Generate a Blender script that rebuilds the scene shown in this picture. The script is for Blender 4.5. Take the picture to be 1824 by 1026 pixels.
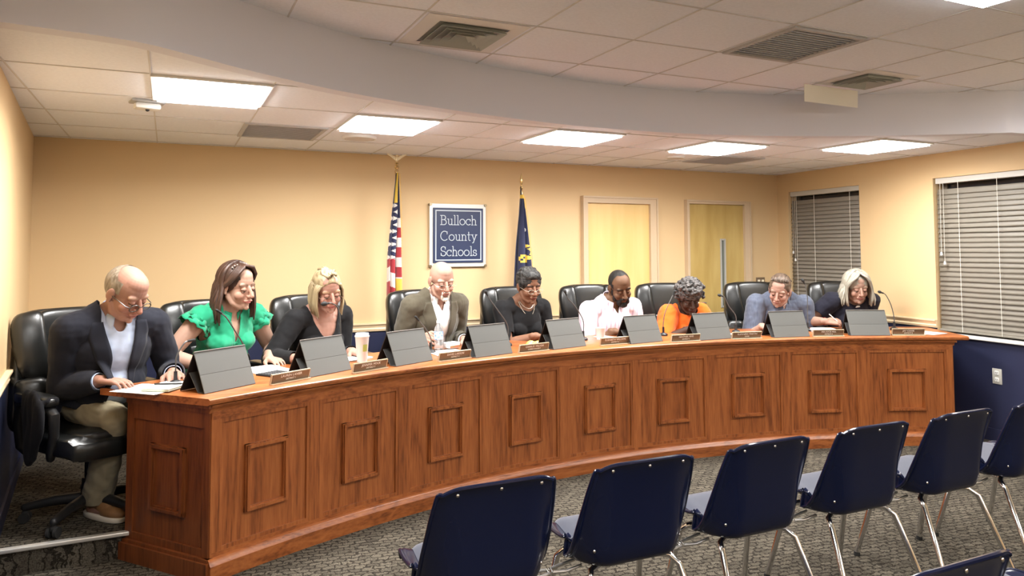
import bpy, bmesh, math, random
from math import sin, cos, pi, radians, sqrt, atan2, degrees, hypot
from mathutils import Vector as V, Matrix as M, noise
from mathutils.bvhtree import BVHTree

random.seed(7)
S = bpy.context.scene
for o in list(bpy.data.objects):
    bpy.data.objects.remove(o)
COL = S.collection

# ------------------------------------------------------------------ camera
EYE = V((0, 0, 1.55))
F_PX, PX, PY = 1306.0, 912.0, 375.0
yaw, pitch, roll = radians(25.1), radians(3.0), radians(-0.19)
fw = V((sin(yaw)*cos(pitch), cos(yaw)*cos(pitch), sin(pitch)))
rt = V((cos(yaw), -sin(yaw), 0))
up = rt.cross(fw)
rt, up = rt*cos(roll)+up*sin(roll), up*cos(roll)-rt*sin(roll)
cam = bpy.data.cameras.new('camera')
cam.sensor_fit = 'HORIZONTAL'
cam.sensor_width = 36.0
cam.lens = 36.0*F_PX/1824.0
cam.shift_x = 0.0
cam.shift_y = -(513.0-PY)/1824.0
cam.clip_start = 0.05
cam.clip_end = 60
co = bpy.data.objects.new('camera', cam)
COL.objects.link(co)
m = M((rt, up, -fw)).transposed().to_4x4()
m.translation = EYE
co.matrix_world = m
S.camera = co

# ------------------------------------------------------------------ world, exposure
w = bpy.data.worlds.new('world')
S.world = w
w.use_nodes = True
w.node_tree.nodes['Background'].inputs[0].default_value = (0.85, 0.92, 1.0, 1)
w.node_tree.nodes['Background'].inputs[1].default_value = 0.05
S.view_settings.view_transform = 'Standard'
S.view_settings.look = 'None'
S.view_settings.gamma = 1
S.view_settings.use_curve_mapping = False
S.view_settings.exposure = 2.53
PANEL_POWER = 8.0       # watts of each 2x2 ceiling troffer over the dais
HALL_POWER = 5.2         # the same fittings over the audience

# ------------------------------------------------------------------ materials
def mat(name, col=(.5, .5, .5), rough=.5, metal=0, spec=.5, bump=None, sub=0, noisecol=None,
        emit=None, coat=0, trans=0, sheen=0, alpha=1, ior=1.45):
    mt = bpy.data.materials.new(name)
    mt.use_nodes = True
    nt = mt.node_tree
    b = nt.nodes['Principled BSDF']
    b.inputs['Base Color'].default_value = (*col, 1)
    b.inputs['Roughness'].default_value = rough
    b.inputs['Metallic'].default_value = metal
    b.inputs['Specular IOR Level'].default_value = spec
    b.inputs['IOR'].default_value = ior
    if coat:
        b.inputs['Coat Weight'].default_value = coat
        b.inputs['Coat Roughness'].default_value = .25
    if trans: b.inputs['Transmission Weight'].default_value = trans
    if sheen:
        b.inputs['Sheen Weight'].default_value = sheen
        b.inputs['Sheen Roughness'].default_value = .5
    if sub:
        b.inputs['Subsurface Weight'].default_value = sub
        b.inputs['Subsurface Radius'].default_value = (.012, .005, .003)
        b.inputs['Subsurface Scale'].default_value = 1
    if emit:
        b.inputs['Emission Color'].default_value = (*emit[:3], 1)
        b.inputs['Emission Strength'].default_value = emit[3]
    tc = nt.nodes.new('ShaderNodeTexCoord')
    if noisecol:   # (second colour, scale, detail)
        c2, sc = noisecol[0], noisecol[1]
        n = nt.nodes.new('ShaderNodeTexNoise')
        n.inputs['Scale'].default_value = sc if not isinstance(sc, tuple) else 1
        n.inputs['Detail'].default_value = 6
        if isinstance(sc, tuple):
            mp = nt.nodes.new('ShaderNodeMapping')
            mp.inputs['Scale'].default_value = sc
            nt.links.new(tc.outputs['Object'], mp.inputs[0])
            nt.links.new(mp.outputs[0], n.inputs[0])
        else:
            nt.links.new(tc.outputs['Object'], n.inputs[0])
        r = nt.nodes.new('ShaderNodeValToRGB')
        r.color_ramp.elements[0].position = .35
        r.color_ramp.elements[1].position = .65
        r.color_ramp.elements[0].color = (*col, 1)
        r.color_ramp.elements[1].color = (*c2, 1)
        nt.links.new(n.outputs[0], r.inputs[0])
        nt.links.new(r.outputs[0], b.inputs['Base Color'])
    if bump:       # (scale, strength, distance)
        n = nt.nodes.new('ShaderNodeTexNoise')
        n.inputs['Scale'].default_value = bump[0] if not isinstance(bump[0], tuple) else 1
        n.inputs['Detail'].default_value = 4
        if isinstance(bump[0], tuple):
            mp = nt.nodes.new('ShaderNodeMapping')
            mp.inputs['Scale'].default_value = bump[0]
            nt.links.new(tc.outputs['Object'], mp.inputs[0])
            nt.links.new(mp.outputs[0], n.inputs[0])
        else:
            nt.links.new(tc.outputs['Object'], n.inputs[0])
        bp = nt.nodes.new('ShaderNodeBump')
        bp.inputs['Strength'].default_value = bump[1]
        bp.inputs['Distance'].default_value = bump[2]
        nt.links.new(n.outputs[0], bp.inputs['Height'])
        nt.links.new(bp.outputs[0], b.inputs['Normal'])
    return mt

def oak(name, scale=(14, 14, 1.1), dark=(.135, .036, .0095), light=(.41, .138, .040), mid=(.285, .086, .023)):
    """stained oak: long stretched pores plus broad cathedral figure, grain along the small-scale axis"""
    mt = mat(name, mid, .34, coat=.25)
    nt = mt.node_tree
    b = nt.nodes['Principled BSDF']
    tc = nt.nodes.new('ShaderNodeTexCoord')
    oi = nt.nodes.new('ShaderNodeObjectInfo')
    add = nt.nodes.new('ShaderNodeVectorMath'); add.operation = 'MULTIPLY_ADD'
    comb = nt.nodes.new('ShaderNodeCombineXYZ')
    for i in range(3): nt.links.new(oi.outputs['Random'], comb.inputs[i])
    add.inputs[1].default_value = (37, 23, 11)
    nt.links.new(comb.outputs[0], add.inputs[0])
    nt.links.new(tc.outputs['Object'], add.inputs[2])
    mp = nt.nodes.new('ShaderNodeMapping'); mp.inputs['Scale'].default_value = scale
    nt.links.new(add.outputs[0], mp.inputs[0])
    n1 = nt.nodes.new('ShaderNodeTexNoise'); n1.inputs['Scale'].default_value = .42
    n1.inputs['Detail'].default_value = 3; n1.inputs['Distortion'].default_value = .8
    nt.links.new(mp.outputs[0], n1.inputs[0])
    mul = nt.nodes.new('ShaderNodeMath'); mul.operation = 'MULTIPLY'; mul.inputs[1].default_value = 11
    nt.links.new(n1.outputs[0], mul.inputs[0])
    fr = nt.nodes.new('ShaderNodeMath'); fr.operation = 'PINGPONG'; fr.inputs[1].default_value = 1
    nt.links.new(mul.outputs[0], fr.inputs[0])
    n2 = nt.nodes.new('ShaderNodeTexNoise'); n2.inputs['Scale'].default_value = 7
    n2.inputs['Detail'].default_value = 5
    nt.links.new(mp.outputs[0], n2.inputs[0])
    mx = nt.nodes.new('ShaderNodeMath'); mx.operation = 'MULTIPLY_ADD'
    mx.inputs[1].default_value = .26
    nt.links.new(fr.outputs[0], mx.inputs[0])
    sc2 = nt.nodes.new('ShaderNodeMath'); sc2.operation = 'MULTIPLY'; sc2.inputs[1].default_value = .70
    nt.links.new(n2.outputs[0], sc2.inputs[0])
    nt.links.new(sc2.outputs[0], mx.inputs[2])
    r = nt.nodes.new('ShaderNodeValToRGB')
    e = r.color_ramp.elements
    e[0].position = .22; e[0].color = (*dark, 1)
    e[1].position = .8; e[1].color = (*light, 1)
    k = e.new(.45); k.color = (*mid, 1)
    nt.links.new(mx.outputs[0], r.inputs[0])
    nt.links.new(r.outputs[0], b.inputs['Base Color'])
    bp = nt.nodes.new('ShaderNodeBump'); bp.inputs['Strength'].default_value = .15
    bp.inputs['Distance'].default_value = .002
    nt.links.new(n2.outputs[0], bp.inputs['Height'])
    nt.links.new(bp.outputs[0], b.inputs['Normal'])
    return mt

def carpet_mat():
    mt = mat('patterned_carpet', (.2, .17, .13), .95, spec=.1)
    nt = mt.node_tree; b = nt.nodes['Principled BSDF']
    tc = nt.nodes.new('ShaderNodeTexCoord')
    mp = nt.nodes.new('ShaderNodeMapping'); mp.inputs['Rotation'].default_value = (0, 0, radians(8))
    nt.links.new(tc.outputs['Object'], mp.inputs[0])
    br = nt.nodes.new('ShaderNodeTexBrick')
    br.inputs['Scale'].default_value = 7
    br.inputs['Brick Width'].default_value = .42; br.inputs['Row Height'].default_value = .24
    br.inputs['Mortar Size'].default_value = .035; br.inputs['Mortar Smooth'].default_value = .3
    br.inputs['Color1'].default_value = (.110, .096, .074, 1)
    br.inputs['Color2'].default_value = (.066, .057, .044, 1)
    br.inputs['Mortar'].default_value = (.026, .022, .017, 1)
    dn = nt.nodes.new('ShaderNodeTexNoise'); dn.inputs['Scale'].default_value = 30
    nt.links.new(mp.outputs[0], dn.inputs[0])
    va = nt.nodes.new('ShaderNodeVectorMath'); va.operation = 'MULTIPLY_ADD'
    va.inputs[1].default_value = (.05, .05, 0)
    nt.links.new(dn.outputs['Color'], va.inputs[0]); nt.links.new(mp.outputs[0], va.inputs[2])
    nt.links.new(va.outputs[0], br.inputs[0])
    n = nt.nodes.new('ShaderNodeTexNoise'); n.inputs['Scale'].default_value = 160; n.inputs['Detail'].default_value = 3
    nt.links.new(mp.outputs[0], n.inputs[0])
    w3 = nt.nodes.new('ShaderNodeTexNoise'); w3.inputs['Scale'].default_value = 3
    nt.links.new(mp.outputs[0], w3.inputs[0])
    mr = nt.nodes.new('ShaderNodeMapRange'); mr.inputs[3].default_value = .45; mr.inputs[4].default_value = 1.55
    mr.inputs[1].default_value = .3; mr.inputs[2].default_value = .7
    nt.links.new(n.outputs[0], mr.inputs[0])
    mr2 = nt.nodes.new('ShaderNodeMapRange'); mr2.inputs[3].default_value = .8; mr2.inputs[4].default_value = 1.2
    nt.links.new(w3.outputs[0], mr2.inputs[0])
    mm = nt.nodes.new('ShaderNodeMath'); mm.operation = 'MULTIPLY'
    nt.links.new(mr.outputs[0], mm.inputs[0]); nt.links.new(mr2.outputs[0], mm.inputs[1])
    vs = nt.nodes.new('ShaderNodeVectorMath'); vs.operation = 'SCALE'
    nt.links.new(br.outputs['Color'], vs.inputs[0]); nt.links.new(mm.outputs[0], vs.inputs['Scale'])
    nt.links.new(vs.outputs[0], b.inputs['Base Color'])
    bp = nt.nodes.new('ShaderNodeBump'); bp.inputs['Strength'].default_value = .6; bp.inputs['Distance'].default_value = .004
    nt.links.new(n.outputs[0], bp.inputs['Height']); nt.links.new(bp.outputs[0], b.inputs['Normal'])
    return mt

def tinted(name, rough=.5, sub=.08, bump=None, spec=.4, sheen=0):
    """base colour taken from the mesh colour attribute 'tint'"""
    mt = mat(name, (.5, .5, .5), rough, sub=sub, bump=bump, spec=spec, sheen=sheen)
    nt = mt.node_tree
    a = nt.nodes.new('ShaderNodeAttribute'); a.attribute_name = 'tint'
    nt.links.new(a.outputs['Color'], nt.nodes['Principled BSDF'].inputs['Base Color'])
    return mt

WALL = mat('tan_wall_paint', (.64, .462, .256), .6, bump=(240, .05, .001))
SOFFIT = mat('soffit_paint', (.70, .72, .82), .7, bump=(240, .05, .001))
NAVY = mat('navy_wall_paint', (.018, .022, .055), .45, bump=(240, .06, .001))
RAIL = mat('cream_trim_paint', (.78, .60, .38), .4)
BASEB = mat('navy_vinyl_base', (.02, .024, .06), .4)
TILE = mat('ceiling_tile', (.84, .88, .96), .95, spec=.1, bump=(90, .35, .002), noisecol=((.80, .84, .92), 60))
TBAR = mat('ceiling_grid_metal', (.60, .60, .61), .6)
GREYV = mat('grey_vent_metal', (.46, .46, .47), .6)
CARPET = carpet_mat()
OAK = oak('stained_oak_upright')
OAKF = oak('stained_oak_flat', scale=(1.1, 12, 12))
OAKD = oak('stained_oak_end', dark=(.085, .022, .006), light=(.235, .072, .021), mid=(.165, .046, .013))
DOORW = mat('maple_door_veneer', (.74, .54, .24), .35, noisecol=((.66, .44, .16), (5, 5, .5)), coat=.2)
FRAMEP = mat('door_frame_paint', (.56, .43, .29), .45)
CHROME = mat('chrome', (.75, .75, .76), .12, metal=1)
STEEL = mat('brushed_steel', (.6, .6, .6), .35, metal=1)
LEATHER = mat('black_leather', (.008, .0085, .0085), .3, spec=.6, bump=(130, .12, .002), coat=.15)
BLACKP = mat('black_plastic', (.012, .012, .013), .45)
BLACKR = mat('black_rubber', (.015, .015, .015), .8)
NAVYP = mat('navy_plastic_shell', (.0045, .0080, .032), .2, spec=.6, bump=(300, .08, .0006))
PADF = mat('slate_seat_fabric', (.055, .063, .098), .9, bump=(500, .4, .001), sheen=.3)
WHITE = mat('white_plastic', (.70, .70, .68), .4)
PAPER = mat('white_paper', (.74, .74, .73), .8)
SLAT = mat('blind_slat_vinyl', (.21, .192, .158), .45)
SLATD = mat('blind_slat_vinyl_far', (.24, .218, .187), .45)
GREYC = mat('grey_tablet_cover', (.085, .085, .080), .6, bump=(400, .1, .0005))
GREYC2 = mat('grey_tablet_cover_lower', (.098, .099, .093), .6, bump=(400, .1, .0005))
SILVER = mat('silver_edge', (.62, .62, .62), .3, metal=.7)
GLASSD = mat('night_window_glass', (.02, .022, .03), .05, spec=.8)
SIGNB = mat('sign_navy', (.019, .031, .082), .35)
GOLD = mat('gold_fringe', (.75, .45, .08), .5, metal=.2)
GOLDM = mat('gold_metal', (.72, .55, .28), .25, metal=1)
BRASSWOOD = mat('flag_pole_wood', (.30, .16, .06), .35)

# ------------------------------------------------------------------ mesh helpers
def frame_of(d):
    d = d.normalized()
    a = V((0, 0, 1)) if abs(d.z) < .95 else V((1, 0, 0))
    x = a.cross(d).normalized()
    y = d.cross(x)
    return M((x, y, d)).transposed()

def box(bm, c, s, rot=None):
    """box centred on c, full sizes s, optional 3x3 or 4x4 rotation"""
    mm = M.Translation(V(c)) @ ((rot.to_4x4()) if rot is not None else M.Identity(4)) @ M.Diagonal((*s, 1))
    return bmesh.ops.create_cube(bm, size=1, matrix=mm)['verts']

def bbox(bm, x0, x1, y0, y1, z0, z1):
    return box(bm, ((x0+x1)/2, (y0+y1)/2, (z0+z1)/2), (abs(x1-x0), abs(y1-y0), abs(z1-z0)))

def bevbox(bm, c, s, r, rot=None, seg=2):
    b2 = bmesh.new()
    box(b2, (0, 0, 0), s)
    bmesh.ops.bevel(b2, geom=b2.edges[:]+b2.verts[:], offset=r, segments=seg, profile=.5, affect='EDGES')
    merge(bm, b2, M.Translation(V(c)) @ (rot.to_4x4() if rot is not None else M.Identity(4)))

def merge(bm, b2, mx=None):
    if mx is not None: b2.transform(mx)
    me = bpy.data.meshes.new('t')
    b2.to_mesh(me); b2.free()
    bm.from_mesh(me)
    bpy.data.meshes.remove(me)

def cone(bm, p0, p1, r0, r1=None, n=12, caps=True):
    p0, p1 = V(p0), V(p1); d = p1-p0
    if d.length < 1e-6: return
    mm = M.Translation((p0+p1)/2) @ frame_of(d).to_4x4()
    bmesh.ops.create_cone(bm, cap_ends=caps, segments=n, radius1=max(r0, 1e-5), radius2=max(r0 if r1 is None else r1, 1e-5), depth=d.length, matrix=mm)

def ell(bm, c, r, rot=None, u=16, v=10):
    if not hasattr(r, '__len__'): r = (r, r, r)
    mm = M.Translation(V(c)) @ (rot.to_4x4() if rot is not None else M.Identity(4)) @ M.Diagonal((*r, 1))
    bmesh.ops.create_uvsphere(bm, u_segments=u, v_segments=v, radius=1, matrix=mm)

def limb(bm, pts, e=0, n=14):
    """tapered chain of (point, radius)"""
    for i, (p, r) in enumerate(pts):
        ell(bm, p, r+e, u=n, v=8)
        if i: cone(bm, pts[i-1][0], p, pts[i-1][1]+e, r+e, n)

def tube(bm, pts, r, n=8, closed=False):
    """swept tube through points; r a number or list; flat = (rx, ry) allowed"""
    P = [V(p) for p in pts]; k = len(P)
    rs = r if isinstance(r, list) else [r]*k
    rings = []
    prev = None
    for i, p in enumerate(P):
        a = P[(i-1) % k] if (closed or i) else P[0]
        b = P[(i+1) % k] if (closed or i < k-1) else P[-1]
        d = (b-a).normalized()
        if prev is None:
            x = frame_of(d).col[0].copy()
        else:
            x = (prev-d*prev.dot(d)).normalized()
        prev = x
        y = d.cross(x)
        rings.append([bm.verts.new(p+(x*cos(2*pi*j/n)+y*sin(2*pi*j/n))*rs[i]) for j in range(n)])
    for i in range(k if closed else k-1):
        A, B = rings[i], rings[(i+1) % k]
        for j in range(n): bm.faces.new((A[j], A[(j+1) % n], B[(j+1) % n], B[j]))
    if not closed:
        bm.faces.new(rings[0][::-1]); bm.faces.new(rings[-1])

def lathe(bm, prof, c=(0, 0, 0), n=24):
    c = V(c); rings = []
    for r, z in prof:
        if r < 1e-6: rings.append([bm.verts.new(c+V((0, 0, z)))])
        else: rings.append([bm.verts.new(c+V((r*cos(2*pi*j/n), r*sin(2*pi*j/n), z))) for j in range(n)])
    for A, B in zip(rings, rings[1:]):
        for j in range(n):
            q = [A[j % len(A)], A[(j+1) % len(A)], B[(j+1) % len(B)], B[j % len(B)]]
            q = list(dict.fromkeys(q))
            if len(q) > 2: bm.faces.new(q)

def grid(bm, f, nu, nv, closeu=False):
    vs = [[bm.verts.new(f(i/(nu if closeu else nu-1), j/(nv-1))) for j in range(nv)] for i in range(nu)]
    for i in range(nu if closeu else nu-1):
        for j in range(nv-1):
            bm.faces.new((vs[i][j], vs[(i+1) % nu][j], vs[(i+1) % nu][j+1], vs[i][j+1]))
    return vs

def superq(bm, c, r, e=(.5, .5), rot=None, u=28, v=16, f=None):
    """superellipsoid cushion; f optionally bends the local point"""
    def p(t, ex): return abs(t)**ex*(1 if t >= 0 else -1)
    mm = M.Translation(V(c)) @ (rot.to_4x4() if rot is not None else M.Identity(4))
    rings = []
    for j in range(v+1):
        ph = -pi/2+pi*j/v
        ring = []
        for i in range(u if 0 < j < v else 1):
            th = 2*pi*i/u
            q = V((r[0]*p(cos(ph), e[0])*p(cos(th), e[1]), r[1]*p(cos(ph), e[0])*p(sin(th), e[1]), r[2]*p(sin(ph), e[0])))
            if f: q = f(q)
            ring.append(bm.verts.new(mm @ q))
        rings.append(ring)
    for A, B in zip(rings, rings[1:]):
        for i in range(u):
            q = list(dict.fromkeys([A[i % len(A)], A[(i+1) % len(A)], B[(i+1) % len(B)], B[i % len(B)]]))
            if len(q) > 2: bm.faces.new(q)

def wm(o):
    return M.LocRotScale(o.location, o.rotation_euler, None)

def obj(name, bm, mt=None, parent=None, world=False, smooth=True, mods=None):
    """link a bmesh (or mesh) as one object; world=True: its verts are world coordinates"""
    if isinstance(bm, bpy.types.Mesh): me = bm; me.name = name
    else:
        if smooth != 'keep': bmesh.ops.recalc_face_normals(bm, faces=bm.faces)
        me = bpy.data.meshes.new(name)
        bm.to_mesh(me); bm.free()
    if smooth:
        me.polygons.foreach_set('use_smooth', [True]*len(me.polygons))
        if smooth is True: me.set_sharp_from_angle(angle=radians(38))
    mts = mt if isinstance(mt, (list, tuple)) else [mt]
    if len(me.materials) == 0:
        for q in mts:
            if q: me.materials.append(q)
    if world and parent is not None:
        inv = (wm(parent.parent) @ wm(parent) if parent.parent else wm(parent)).inverted()
        me.transform(inv)
    o = bpy.data.objects.new(name, me)
    COL.objects.link(o)
    if parent is not None: o.parent = parent
    return o

def tag(o, label=None, cat=None, group=None, kind=None):
    if label: o['label'] = label
    if cat: o['category'] = cat
    if group: o['group'] = group
    if kind: o['kind'] = kind
    return o

def thing(name, label, cat, loc=(0, 0, 0), rz=0, group=None):
    o = bpy.data.objects.new(name, None); COL.objects.link(o)
    o.empty_display_size = .1
    o.location = loc; o.rotation_euler = (0, 0, rz)
    return tag(o, label, cat, group)

def dup(root, loc=None, rz=None, label=None, group=None):
    def cp(o, par):
        c = o.copy(); COL.objects.link(c)
        if par is not None: c.parent = par
        for ch in KIDS.get(o.name, []): KIDS.setdefault(c.name, []).append(cp(ch, c))
        return c
    KIDS = {}
    for q in COL.objects:
        if q.parent: KIDS.setdefault(q.parent.name, []).append(q)
    r = cp(root, None)
    if loc is not None: r.location = loc
    if rz is not None: r.rotation_euler = (0, 0, rz)
    if label: r['label'] = label
    if group: r['group'] = group
    return r

def struct(name, bm, mt, parent=None, **k):
    o = obj(name, bm, mt, parent, **k)
    if parent is None: o['kind'] = 'structure'
    return o

# polar frame of the curved desk
CX, CY = 2.95, -1.40
def P(a, r, z=0.0):
    return V((CX+r*sin(radians(a)), CY+r*cos(radians(a)), z))
def facing(a):           # rotation that turns local +Y towards the centre of the arc
    return pi-radians(a)

# ------------------------------------------------------------------ room
YB = 6.2; ZL = 2.37; ZU = 2.67; YF = -3.0; PZ = .13
def XL(y): return -.68-.086*(y-3.75)
def XR(y): return 6.21+.075*(y-6.2)
RZ = .895     # underside of chair rail paint split

bm = bmesh.new()
q = [bm.verts.new(p) for p in [(XL(YF), YF, 0), (XR(YF), YF, 0), (XR(YB), YB, 0), (XL(YB), YB, 0)]]
bm.faces.new(q)
struct('floor', bm, CARPET, smooth=False)

def two_tone(name, p0, p1, z1, holes=(), flip=False, rz=RZ, depth=.0):
    """wall from p0 to p1 (xy), navy below rz; holes = (s0,s1,z0,z1) along the wall"""
    p0, p1 = V((*p0, 0)), V((*p1, 0)); L = (p1-p0).length; d = (p1-p0)/L
    bm = bmesh.new()
    ss = sorted({0, L, *[h[0] for h in holes], *[h[1] for h in holes]})
    zs = sorted({0, rz, z1, *[h[2] for h in holes], *[h[3] for h in holes]})
    for a, b in zip(ss, ss[1:]):
        for c, e in zip(zs, zs[1:]):
            if any(h[0] <= a and b <= h[1] and h[2] <= c and e <= h[3] for h in holes): continue
            f = bm.faces.new([bm.verts.new(p0+d*s+V((0, 0, z))) for s, z in ((a, c), (b, c), (b, e), (a, e))])
            f.material_index = 1 if e <= rz+1e-6 else 0
    bmesh.ops.remove_doubles(bm, verts=bm.verts, dist=1e-5)
    return struct(name, bm, [WALL, NAVY], smooth=False)

two_tone('wall_back', (XL(YB), YB), (XR(YB), YB), ZU)
two_tone('wall_left', (XL(YF), YF), (XL(YB), YB), ZU+.0)
# right wall with two window openings
R0 = V((XR(YF), YF, 0)); R1 = V((XR(YB), YB, 0)); RD = (R1-R0).normalized(); RN = V((-RD.y, RD.x, 0))  # RN points into the room
def rs(y): return (y-YF)/RD.y
W1 = (5.05, 6.03, .80, 2.165)
W2 = (2.55, 4.24, .80, 2.155)
two_tone('wall_right', (R0.x, R0.y), (R1.x, R1.y), ZU,
         holes=[(rs(W1[0]), rs(W1[1]), W1[2], W1[3]), (rs(W2[0]), rs(W2[1]), W2[2], W2[3])], rz=.80)
bm = bmesh.new()
bm.faces.new([bm.verts.new(p) for p in [(XL(YF), YF, 0), (XR(YF), YF, 0), (XR(YF), YF, ZU), (XL(YF), YF, ZU)]])
struct('wall_front', bm, WALL, smooth=False)

def wallpt(y, out, z):     # point on the right wall, `out` metres into the room
    p = R0+RD*rs(y)+RN*out
    return V((p.x, p.y, z))

# curved bulkhead between the two ceilings
_b = [(XL(3.08)-.02, 3.085), (-.56, 3.10), (-.41, 3.125), (-.25, 3.15), (-.09, 3.20), (.10, 3.33), (.338, 3.50), (.77, 3.745), (1.29, 3.945), (1.931, 4.11), (2.54, 4.19), (3.223, 4.17),
      (3.847, 4.03), (4.431, 3.795), (4.95, 3.50), (5.414, 3.18)]
pts = []
for i in range(len(_b)-1):      # smooth curve through the surveyed plan points
    p0, p1, p2, p3 = (V((*_b[max(0, min(len(_b)-1, q))], 0)) for q in (i-1, i, i+1, i+2))
    for k in range(6):
        u = k/6
        pts.append(.5*((2*p1)+(p2-p0)*u+(2*p0-5*p1+4*p2-p3)*u*u+(3*p1-p0-3*p2+p3)*u**3))
pts.append(V((*_b[-1], 0)))
pts.append(V((XR(3.1)+.02, 3.13, 0)))
BULK = pts
def bulk_y(x):
    for p, q in zip(BULK, BULK[1:]):
        if p.x <= x <= q.x: return p.y+(q.y-p.y)*(x-p.x)/(q.x-p.x)
    return BULK[0].y if x < BULK[0].x else BULK[-1].y
bm = bmesh.new()
prof = [(0, ZU+.02), (0, ZL-.006), (.09, ZL-.006), (.09, ZL+.04)]
rings = []
for i, p in enumerate(BULK):
    a = BULK[max(i-1, 0)]; b = BULK[min(i+1, len(BULK)-1)]
    d = (b-a).normalized(); n = V((-d.y, d.x, 0))
    rings.append([bm.verts.new(p+n*o+V((0, 0, z))) for o, z in prof])
for A, B in zip(rings, rings[1:]):
    for j in range(3): bm.faces.new((A[j], B[j], B[j+1], A[j+1]))
struct('wall_bulkhead', bm, SOFFIT)

# lower ceiling behind the bulkhead, upper ceiling before it
bm = bmesh.new()
for A, B in zip(BULK, BULK[1:]):
    ta, tb_ = [XL(YB)-.03+(XR(YB)-XL(YB)+.06)*(q.x-BULK[0].x)/(BULK[-1].x-BULK[0].x) for q in (A, B)]
    bm.faces.new([bm.verts.new(p) for p in [(A.x, A.y+.03, ZL), (B.x, B.y+.03, ZL), (tb_, YB+.02, ZL), (ta, YB+.02, ZL)]])
bmesh.ops.remove_doubles(bm, verts=bm.verts, dist=1e-4)
struct('ceiling', bm, TILE, smooth=False)
bm = bmesh.new()
bm.faces.new([bm.verts.new(p) for p in [(XL(YF), YF, ZU), (XR(YF), YF, ZU), (XR(YF), 4.7, ZU), (XL(4.7), 4.7, ZU)]])
struct('ceiling', bm, TILE, smooth=False)
# suspended grids
bm = bmesh.new()
gx = [-.66, -.09, .46, 1.01, 1.56, 1.97, 2.385, 2.945, 3.33, 3.73, 4.30, 4.83, 5.41, 5.95]
gy = [3.16, 3.76, 4.36, 4.955, 5.54, 6.12]
T = .004
for x in gx:
    y0 = bulk_y(x)+.08
    bbox(bm, x-T, x+T, y0, YB, ZL-.004, ZL+.002)
for y in gy:
    xs = [XL(y)+(XR(y)-XL(y))*i/160 for i in range(161)]
    ok = [x for x in xs if bulk_y(x)+.08 < y]
    if not ok: continue
    seg = []
    run = [ok[0]]
    for a, b in zip(ok, ok[1:]):
        if b-a > .08: seg.append(run); run = []
        run.append(b)
    seg.append(run)
    for r_ in seg:
        if r_[-1]-r_[0] > .1: bbox(bm, r_[0], r_[-1], y-T, y+T, ZL-.004, ZL+.002)
struct('trim_1', bm, TBAR, smooth=False)
bm = bmesh.new()
ux = [2.24+.58*k for k in range(-5, 7)]; uy = [3.24+.565*k for k in range(-10, 3)]
for x in ux:
    y1 = min(bulk_y(x)+.02, 4.5)
    if XL(3) < x < XR(3): bbox(bm, x-T, x+T, YF, y1, ZU-.004, ZU+.002)
for y in uy:
    xs = [XL(y)+(XR(y)-XL(y))*i/200 for i in range(201)]
    ok = [x for x in xs if bulk_y(x) > y-.01]
    if len(ok) > 2: bbox(bm, ok[0], ok[-1], y-T, y+T, ZU-.004, ZU+.002)
struct('trim_2', bm, TBAR, smooth=False)

# chair rails
def rail_profile(bm, p0, p1, n, z0=.855, z1=.925):
    """moulded rail from p0 to p1, n = into the room"""
    pr = [(0, z0), (.012, z0), (.018, z0+.018), (.012, z0+.03), (.02, z1-.022), (.03, z1-.012), (.03, z1), (0, z1)]
    A = [bm.verts.new(V((p0[0], p0[1], z))+n*o) for o, z in pr]
    B = [bm.verts.new(V((p1[0], p1[1], z))+n*o) for o, z in pr]
    for j in range(len(pr)): k = (j+1) % len(pr); bm.faces.new((A[j], A[k], B[k], B[j]))
    bm.faces.new(A); bm.faces.new(B[::-1])
LN = (V((XL(YB), YB, 0))-V((XL(YF), YF, 0))).normalized(); LN = V((LN.y, -LN.x, 0))
bm = bmesh.new(); rail_profile(bm, (XL(YF), YF), (XL(YB), YB), LN); struct('trim_3', bm, RAIL, smooth=False)
bm = bmesh.new()
for xa, xb in ((XL(YB), 3.62), (4.56, 4.87), (5.80, XR(YB))):
    rail_profile(bm, (xa, YB), (xb, YB), V((0, -1, 0)))
struct('trim_4', bm, RAIL, smooth=False)
bm = bmesh.new()
for ya, yb in ((YF, W2[0]-.0), (W2[1], W1[0])):
    a = wallpt(ya, 0, 0); b = wallpt(yb, 0, 0)
    rail_profile(bm, (a.x, a.y), (b.x, b.y), RN)
struct('trim_5', bm, RAIL, smooth=False)
# strip of wall paint between the rail and the navy on the right wall is navy too
bm = bmesh.new()
for ya, yb in ((YF, W2[0]), (W2[1], W1[0])):
    bm.faces.new([bm.verts.new(wallpt(y, .003, z)) for y, z in ((ya, .79), (yb, .79), (yb, .86), (ya, .86))])
struct('trim_6', bm, NAVY, smooth=False)

def basebd(name, p0, p1, n, z):
    bm = bmesh.new()
    p0, p1 = V((*p0, 0)), V((*p1, 0)); d = (p1-p0).normalized()
    box(bm, (p0+p1)/2+n*.006+V((0, 0, z+.05)), ((p1-p0).length, .012, .10), M((d, n, V((0, 0, 1)))).transposed())
    struct(name, bm, BASEB, smooth=False)
basebd('baseboard_left', (XL(YF), YF), (XL(4.26), 4.26), LN, 0)
basebd('baseboard_left', (XL(4.26), 4.26), (XL(YB), YB), LN, PZ)
basebd('baseboard_back', (XL(YB), YB), (XR(YB), YB), V((0, -1, 0)), PZ)
a, b, c = wallpt(YF, 0, 0), wallpt(4.26, 0, 0), wallpt(YB, 0, 0)
basebd('baseboard_right', (a.x, a.y), (b.x, b.y), RN, 0)
basebd('baseboard_right', (b.x, b.y), (c.x, c.y), RN, PZ)

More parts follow.
